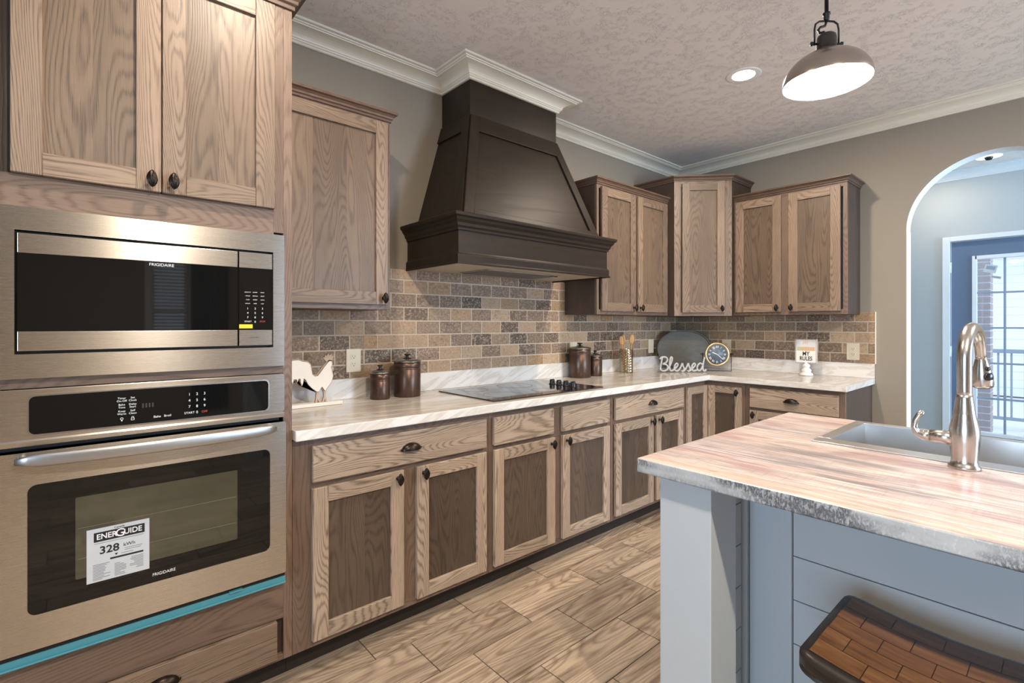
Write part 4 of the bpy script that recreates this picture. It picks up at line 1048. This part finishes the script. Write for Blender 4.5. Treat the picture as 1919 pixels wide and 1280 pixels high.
# end panel facing along the seating side, from the post to the cabinet
mb = MB(); mb.box(.785, bxp, -1.79, -1.81, 0, .8725); ep = mb.build('end_panel', GBLUE, t)
mb = MB(); shiplap(mb, None, .7855, .915, -1.81); mb.build('end_boards', GBLUE, ep, .0005, 1)
mb = MB(); mb.box(.922, bxp, -1.81, -1.833, 0, .8725); mb.build('corner_trim', GBLUE, t, .001)
mb = MB(); mb.box(bxp-.020, bxp, -1.836, -1.952, 0, .8725); mb.build('panel_stile', GBLUE, t, .001)
mb = MB(); z = .013
while z < .87:
    mb.box(bxp-.011, bxp-.001, -1.954, IY1+.22, z+.0014, min(z+.1245-.0014, .872), 'y'); z += .1245
mb.build('back_boards', GBLUE, t, .0005, 1)
mb = MB(); mb.box(.80, IX1-.03, -1.70, -1.735, 0, .8725); mb.build('side_panel', GBLUE, t)
# slab with the sink cut-out
SX0, SX1, SY0, SY1 = 1.216, 1.712, -1.912, -2.76
t = empty('island_countertop', (1.18, -2.9, .874), 'whitewashed reclaimed-plank island countertop with a saw-marked edge', 'countertop')
mb = MB(); o_ = dict(off=(0, 0, 0)); zt, zb = .9135, .8735
X = [IX0, SX0+.012, SX1-.012, IX1]; Y = [IY1, SY1+.012, SY0-.012, IY0]
vs = []; fs = []; mi_ = []
for z in (zt, zb):
    for y in Y:
        for x in X: vs.append((x, y, z))
def id_(i, j, k): return k*16+j*4+i
for j in range(3):
    for i in range(3):
        if i == 1 and j == 1: continue
        fs.append(((id_(i, j, 0), id_(i+1, j, 0), id_(i+1, j+1, 0), id_(i, j+1, 0)), 0)); fs.append(((id_(i, j+1, 1), id_(i+1, j+1, 1), id_(i+1, j, 1), id_(i, j, 1)), 0))
for i in range(3): fs.append(((id_(i, 0, 1), id_(i+1, 0, 1), id_(i+1, 0, 0), id_(i, 0, 0)), 1)); fs.append(((id_(i+1, 3, 1), id_(i, 3, 1), id_(i, 3, 0), id_(i+1, 3, 0)), 1))
for j in range(3): fs.append(((id_(0, j+1, 1), id_(0, j, 1), id_(0, j, 0), id_(0, j+1, 0)), 1)); fs.append(((id_(3, j, 1), id_(3, j+1, 1), id_(3, j+1, 0), id_(3, j, 0)), 1))
for a, b in (((1, 1), (2, 1)), ((2, 1), (2, 2)), ((2, 2), (1, 2)), ((1, 2), (1, 1))): fs.append(((id_(*b, 1), id_(*a, 1), id_(*a, 0), id_(*b, 0)), 1))
mb.add(vs, [], off=(0, 0, 0), rnd=.5)
for f, m_ in fs: mb.f.append(list(f)); mb.mi.append(m_); mb.sm.append(False)
mb.build('slab', [PLANK, SAW], t, .004, 3)

# ================================================================ sink
t = empty('sink', (1.46, -2.3, .72), 'wide satin steel drop-in sink in the island countertop', 'sink')
bx0_, bx1_, by0_, by1_ = 1.286, 1.672, -1.950, -2.72
mb = MB(); zr = .9175
for a, b, c, d in ((SX0, bx0_, SY0, SY1), (bx1_, SX1, SY0, SY1), (bx0_, bx1_, SY0, by0_), (bx0_, bx1_, by1_, SY1)): mb.box(a, b, c, d, .9138, zr)
mb.build('rim', SINKM, t, .0012)
mb = MB(); zb_ = .72; ins = .012
top_ = [(bx0_, by0_), (bx1_, by0_), (bx1_, by1_), (bx0_, by1_)]; bot = [(bx0_+ins, by0_-ins), (bx1_-ins, by0_-ins), (bx1_-ins, by1_+ins), (bx0_+ins, by1_+ins)]
vs = [(x, y, .9165) for x, y in top_]+[(x, y, zb_) for x, y in bot]
o2 = .002; vs += [(x+(-o2 if x < 1.4 else o2), y+(o2 if y > -2.3 else -o2), .9138) for x, y in top_]+[(x+(-o2 if x < 1.4 else o2), y+(o2 if y > -2.3 else -o2), zb_-o2) for x, y in bot]
fs = [(0, 1, 5, 4), (1, 2, 6, 5), (2, 3, 7, 6), (3, 0, 4, 7), (4, 5, 6, 7), (9, 8, 12, 13), (10, 9, 13, 14), (11, 10, 14, 15), (8, 11, 15, 12), (15, 14, 13, 12)]
mb.add(vs, fs); mb.build('bowl', SINKM, t)
mb = MB(); mb.lathe([(0, 0), (.035, 0), (.043, .003), (.043, .001), (0, .001)], c=(1.48, -2.35, zb_+.0005), n=24); mb.build('drain', STEELR, t)

# ================================================================ faucet
fx_, fy_ = 1.180, -2.290
t = empty('kitchen_faucet', (fx_, fy_, .914), 'brushed nickel gooseneck faucet with a pull-down head beside the sink', 'faucet')
mb = MB(); mb.lathe([(0, 0), (.034, 0), (.034, .006), (.029, .012), (.027, .022), (.0285, .040), (.031, .065), (.0325, .085), (.031, .105), (.027, .125), (.0232, .142), (.0232, .144), (.0225, .146), (.0205, .165), (.0175, .186), (.0165, .198), (0, .198)], c=(fx_, fy_, .9137), n=40); mb.build('body', STEELR, t)
dirv = Vector((.19, -.018, 0)).normalized(); pts = []
z1_ = 1.10; R_ = .083; topz = 1.200
for i in range(5): pts.append(Vector((fx_, fy_, z1_-.01+(topz-z1_+.01)*i/4)))
for i in range(1, 15):
    a = PI*i/15*1.03; pts.append(Vector((fx_, fy_, topz))+dirv*(R_*(1-math.cos(a)))+Vector((0, 0, R_*1.02*math.sin(a))))
e = pts[-1]; pts.append(e+Vector((0, 0, -.012))+dirv*.004)
rad = [.0155]*len(pts)
for i in range(len(pts)): rad[i] = .0158-.0040*max(0, (i-9)/(len(pts)-9))
mb = MB(); mb.tube([tuple(p) for p in pts], rad, 18); mb.build('gooseneck', STEELR, t)
hM = Matrix.Translation(pts[-1]) @ (Vector((dirv.x*.16, dirv.y*.16, -1)).to_track_quat('Z', 'Y').to_matrix().to_4x4())
mb = MB(); mb.M = hM; mb.lathe([(0, -.004), (.0125, -.004), (.0125, 0), (.0120, .001), (.0135, .004), (.0165, .018), (.021, .036), (.0245, .058), (.0255, .075), (.024, .082), (0, .082)], n=28); hd = mb.build('spray_head', STEELR, t)
mb = MB(); mb.M = hM; mb.lathe([(0, .082), (.021, .082), (.019, .085), (0, .085)], n=20); mb.build('nozzle', BLKP, hd)
bd_ = (Matrix.Translation(pts[-1]) @ Matrix.Rotation(0, 4, 'Z'))
side_ = Vector((-.66, -.75, 0)).normalized()
for dz, rr_, oz in ((-.030, .0075, .0165), (-.052, .0135, .0195)):
    c0 = pts[-1]+Vector((0, 0, dz))+dirv*(-dz*.16)+side_*oz
    mb = MB(); mb.M = Matrix.Translation(c0) @ side_.to_track_quat('Z', 'Y').to_matrix().to_4x4(); mb.lathe([(0, -.003), (rr_, -.002), (rr_, .002), (rr_*.7, .0045), (0, .005)], n=20); mb.build('spray_button', BLKP, hd)
hp = [(fx_, fy_+.018, .985), (fx_, fy_+.045, .990), (fx_, fy_+.070, .988)]
mb = MB(); mb.tube(hp, [.021, .0175, .0165], 20); hb = mb.build('handle_hub', STEELR, t)
mb = MB(); mb.tube([(fx_, fy_+.070, .988), (fx_, fy_+.086, .988), (fx_-.002, fy_+.099, .994), (fx_-.003, fy_+.105, 1.008), (fx_-.002, fy_+.102, 1.026), (fx_, fy_+.094, 1.042), (fx_+.002, fy_+.086, 1.054)], [.0160, .0140, .0105, .0078, .0072, .0080, .0055], 16); mb.build('lever', STEELR, hb)

# ================================================================ stool
SW0, SW1 = -2.118, -2.56      # along the island
sx_f, sx_n = .812, .478
SZ = .655
t = empty('bar_stool', ((sx_f+sx_n)/2, (SW0+SW1)/2, 0), 'saddle-seat bar stool with a parquet wood top pulled up to the island', 'stool')
def seat_z(v): return SZ-.026*(1-(2*v-1)**2)
def seat_pt(u, v, top=True):
    x = sx_n+(sx_f-sx_n)*u; y = SW0+(SW1-SW0)*v; return x, y
nu, nv = 14, 24
mb = MB(); vs = []; fs = []
def corner_inset(u, v):
    return min(u, 1-u, )
RR = .035; Lx, Ly = sx_f-sx_n, SW0-SW1
def squircle(u, v):
    """grid point pulled in at the four rounded corners"""
    x = u*Lx; y = v*Ly; cx = min(max(x, RR), Lx-RR); cy = min(max(y, RR), Ly-RR); dx, dy = x-cx, y-cy
    if dx and dy:
        m_ = max(abs(dx), abs(dy)); l_ = math.hypot(dx, dy); dx *= m_/l_; dy *= m_/l_
    return cx+dx, cy+dy
US = [0, .02, .05, .1]+[.1+.8*i/9 for i in range(1, 9)]+[.9, .95, .98, 1]
VS = [0, .015, .04, .08]+[.08+.84*i/17 for i in range(1, 17)]+[.92, .96, .985, 1]
def edge_drop(u, v):
    x, y = u*Lx, v*Ly; d_ = min(x, Lx-x, y, Ly-y); r_ = .014
    return 0 if d_ >= r_ else r_-math.sqrt(max(0, r_*r_-(r_-d_)**2))
nU, nV = len(US), len(VS)
for v in VS:
    for u in US:
        px, py = squircle(u, v); vs.append((sx_n+px, SW0-py, seat_z(py/Ly)-edge_drop(u, v)))
for v in VS:
    for u in US:
        px, py = squircle(u, v); vs.append((sx_n+px, SW0-py, seat_z(py/Ly)-.040))
def gid(i, j, k): return k*nU*nV+j*nU+i
for j in range(nV-1):
    for i in range(nU-1):
        fs.append((gid(i, j, 0), gid(i, j+1, 0), gid(i+1, j+1, 0), gid(i+1, j, 0))[::-1]); fs.append((gid(i, j, 1), gid(i, j+1, 1), gid(i+1, j+1, 1), gid(i+1, j, 1)))
for i in range(nU-1): fs.append((gid(i, 0, 0), gid(i+1, 0, 0), gid(i+1, 0, 1), gid(i, 0, 1))); fs.append((gid(i+1, nV-1, 0), gid(i, nV-1, 0), gid(i, nV-1, 1), gid(i+1, nV-1, 1)))
for j in range(nV-1): fs.append((gid(0, j+1, 0), gid(0, j, 0), gid(0, j, 1), gid(0, j+1, 1))); fs.append((gid(nU-1, j, 0), gid(nU-1, j+1, 0), gid(nU-1, j+1, 1), gid(nU-1, j, 1)))
mb.add(vs, fs, 'y', smooth=True); seat = mb.build('seat', STOOLD, t)
# parquet blocks laid on the saddle
mb = MB(); bw, bl = .052, .085; u0, u1, v0, v1 = .022, Lx-.022, .020, Ly-.020
nr = int((u1-u0)/bw); bw = (u1-u0)/nr
for r_ in range(nr):
    y = v0-(bl*.5 if r_ % 2 else 0)
    while y < v1:
        a, b = max(y+.0008, v0), min(y+bl-.0008, v1)
        if b-a > .006:
            vs = []; n_ = 5
            for k in range(n_+1):
                yy = a+(b-a)*k/n_
                for xx in (u0+bw*r_+.0008, u0+bw*(r_+1)-.0008): vs.append((sx_n+xx, SW0-yy, seat_z(yy/Ly)+.0012))
            mb.add(vs, [(2*k, 2*k+2, 2*k+3, 2*k+1)[::-1] for k in range(n_)], 'y')
        y += bl
mb.build('parquet_inlay', STOOL, seat)
for sx_ in (0, 1):
    for sy_ in (0, 1):
        tx_, ty_ = sx_n+.05+(Lx-.10)*sx_, SW0-.06-(Ly-.12)*sy_; ox, oy = (.035 if sx_ else -.035), (-.05 if sy_ else .05)
        mb = MB(); zt_ = seat_z((SW0-ty_)/Ly)-.035; w = .019
        vs = [(tx_+a, ty_+b, zt_) for a, b in ((-w, -w), (w, -w), (w, w), (-w, w))]+[(tx_+ox+a*.8, ty_+oy+b*.8, 0.0005) for a, b in ((-w, -w), (w, -w), (w, w), (-w, w))]
        mb.add(vs, [(0, 1, 2, 3), (7, 6, 5, 4), (1, 0, 4, 5), (2, 1, 5, 6), (3, 2, 6, 7), (0, 3, 7, 4)], 'z'); mb.build('leg', STOOLD, t, .002)
for sx_ in (0, 1):
    x = sx_n+.05+(Lx-.10)*sx_+(.02 if sx_ else -.02); mb = MB(); mb.box(x-.009, x+.009, SW0-.035, SW1+.035, .22, .25); mb.build('stretcher', STOOLD, t, .001)

# ================================================================ pendant and downlights
PXc, PYc, PZ = 1.565, -1.854, 2.214
t = empty('pendant_lamp', (PXc, PYc, PZ), 'pewter dome pendant lamp hanging over the kitchen island', 'lamp')
mb = MB(); R0 = .150
prof = [(R0, 0), (R0+.0003, .003)]
for i in range(1, 15):
    a = i/14*PI/2*.86; prof.append((R0*math.cos(a), .118*math.sin(a)/math.sin(PI/2*.86)))
inner_ = [(r_-.0025 if r_ > .03 else r_, z-.0022) for r_, z in prof[2:]][::-1]
mb.lathe(prof+[(.036, .121), (.034, .127)], c=(PXc, PYc, PZ), n=128)
mb.f.pop(); mb.mi.pop(); mb.sm.pop(); mb.f.pop(); mb.mi.pop(); mb.sm.pop()
sh = mb.build('shade', SHADE, t)
mb = MB(); mb.lathe([(R0-.0018, .0012)]+[(r_-.003, z-.002) for r_, z in prof[2:]], c=(PXc, PYc, PZ), n=128); mb.f = [f[::-1] for f in mb.f]; mb.f.pop(0) if False else None
# drop the two cap faces so the bowl is open below
mb.f = [f for f in mb.f if len(f) == 4]; mb.mi = mb.mi[:len(mb.f)]; mb.sm = mb.sm[:len(mb.f)]
mb.build('shade_lining', SHADEIN, sh)
mb = MB(); mb.lathe([(0, 0), (.012, .002), (.028, .016), (.031, .032), (.026, .050), (.014, .066), (.013, .085), (0, .085)], c=(PXc, PYc, PZ+.018), n=24); mb.build('bulb', emis('lit_bulb', (1, .93, .82), 22.), t)
mb = MB(); mb.lathe([(0, .118), (.042, .118), (.042, .124), (.034, .128), (.034, .168), (.031, .180), (.024, .186), (0, .187)], c=(PXc, PYc, PZ), n=28); cl = mb.build('socket_cup', plain('charcoal_metal', (.045, .043, .042), .4, .6), t)
bar = Vector((.75, -.66, 0)).normalized(); IRON = plain('black_iron', (.015, .015, .016), .4, .5)
c0 = Vector((PXc, PYc, PZ))
def bp(s_, z): return tuple(c0+bar*s_+Vector((0, 0, z)))
mb = MB(); mb.tube([bp(-.046, .145), bp(-.046, .205), bp(-.042, .226), bp(-.028, .236), bp(0, .238), bp(.028, .236), bp(.042, .226), bp(.046, .205), bp(.046, .145)], .0035, 10); mb.build('yoke', IRON, t)
for s_ in (-1, 1):
    mb = MB(); mb.tube([bp(s_*.033, .150), bp(s_*.052, .150), bp(s_*.054, .150), bp(s_*.060, .150)], [.004, .004, .008, .008], 12); mb.build('thumb_screw', IRON, t)
mb = MB(); mb.tube([bp(0, .187), bp(-.012, .196), bp(-.026, .192), bp(-.032, .203), bp(-.024, .214), bp(-.006, .219), bp(0, .238)], .0045, 10); mb.build('cord', IRON, t)
mb = MB(); mb.lathe([(0, .236), (.007, .236), (.010, .246), (.010, .258), (.013, .262), (.013, .268), (.007, .272), (.007, H-PZ-.028), (0, H-PZ-.028)], c=tuple(c0), n=16); mb.build('stem', IRON, t)
mb = MB(); mb.lathe([(0, H-PZ-.03), (.03, H-PZ-.028), (.058, H-PZ-.010), (.062, H-PZ-.001), (0, H-PZ-.001)], c=tuple(c0), n=32); mb.build('canopy', IRON, t)
l = bpy.data.lights.new('pendant_bulb_light', 'POINT'); l.energy = 14; l.color = (1, .90, .76); l.shadow_soft_size = .03
o = bpy.data.objects.new('pendant_bulb_light', l); C.objects.link(o); o.location = (PXc, PYc, PZ+.012)

def recessed(x, y, label, st=LED):
    t = empty('recessed_light', (x, y, H-.008), label, 'ceiling light', 'recessed kitchen lights')
    mb = MB(); mb.lathe([(.060, 0), (.088, -.003), (.094, -.0005), (.094, .001), (.060, .001)], c=(x, y, H-.001), n=40); mb.f = [f for f in mb.f if len(f) == 4]; mb.mi = mb.mi[:len(mb.f)]; mb.sm = mb.sm[:len(mb.f)]
    mb.build('trim_ring', SHADEIN, t)
    mb = MB(); mb.lathe([(0, -.0015), (.060, -.0015), (.060, 0), (0, 0)], c=(x, y, H-.001), n=32); mb.build('lens', st, t)
LB = ['lit recessed ceiling light between the hood and the pendant lamp', 'recessed ceiling light in front of the oven tower', 'recessed ceiling light behind the camera', 'recessed ceiling light over the far end of the island']
for (x, y), lb in zip(DOWN, LB): recessed(x, y, lb)
t = empty('recessed_light', (5.15, -1.96, H-.008), 'small lit eyeball ceiling light seen through the arch', 'ceiling light')
mb = MB(); mb.lathe([(0, -.001), (.085, -.001), (.085, .0), (0, 0)], c=(5.25, -1.98, H), n=32); mb.build('lens', emis('soft_lamp', (1, .93, .78), 3.), t)
mb = MB(); mb.lathe([(0, -.03), (.018, -.026), (.028, -.012), (.030, -.001), (0, -.001)], c=(5.25, -1.98, H-.001), n=20); mb.build('eyeball', BLKP, t)

# blind and curtain on the narrow window behind the camera
t = empty('window_blind', (.265, YF+.03, .75), 'white slatted blind on the narrow window behind the camera', 'blind')
mb = MB()
for i in range(34):
    z = .78+.04*i; mb.add([(.09, YF+.020, z), (.44, YF+.020, z), (.44, YF+.044, z+.024), (.09, YF+.044, z+.024), (.09, YF+.020, z+.002), (.44, YF+.020, z+.002), (.44, YF+.044, z+.026), (.09, YF+.044, z+.026)],
           [(3,2,1,0),(4,5,6,7),(0,1,5,4),(1,2,6,5),(2,3,7,6),(3,0,4,7)])
mb.build('slats', WPAINT, t)
mb = MB(); mb.box(.08, .45, YF+.014, YF+.05, 2.13, 2.17); mb.build('head_rail', WPAINT, t)
mb = MB(); n = 30; vs = []
for k in range(n+1):
    x = .47+.40*k/n; y = YF+.06+.018*math.sin(k*1.3)
    vs += [(x, y, .25), (x, y, 2.3), (x, y+.006, .25), (x, y+.006, 2.3)]
fs = []
for k in range(n):
    a = 4*k; fs += [(a, a+1, a+5, a+4), (a+2, a+6, a+7, a+3), (a+1, a+3, a+7, a+5), (a, a+4, a+6, a+2)]
mb.add(vs, fs, smooth=True); tag(mb.build('curtain', FABRIC), 'dark curtain beside the narrow window behind the camera', 'curtain')
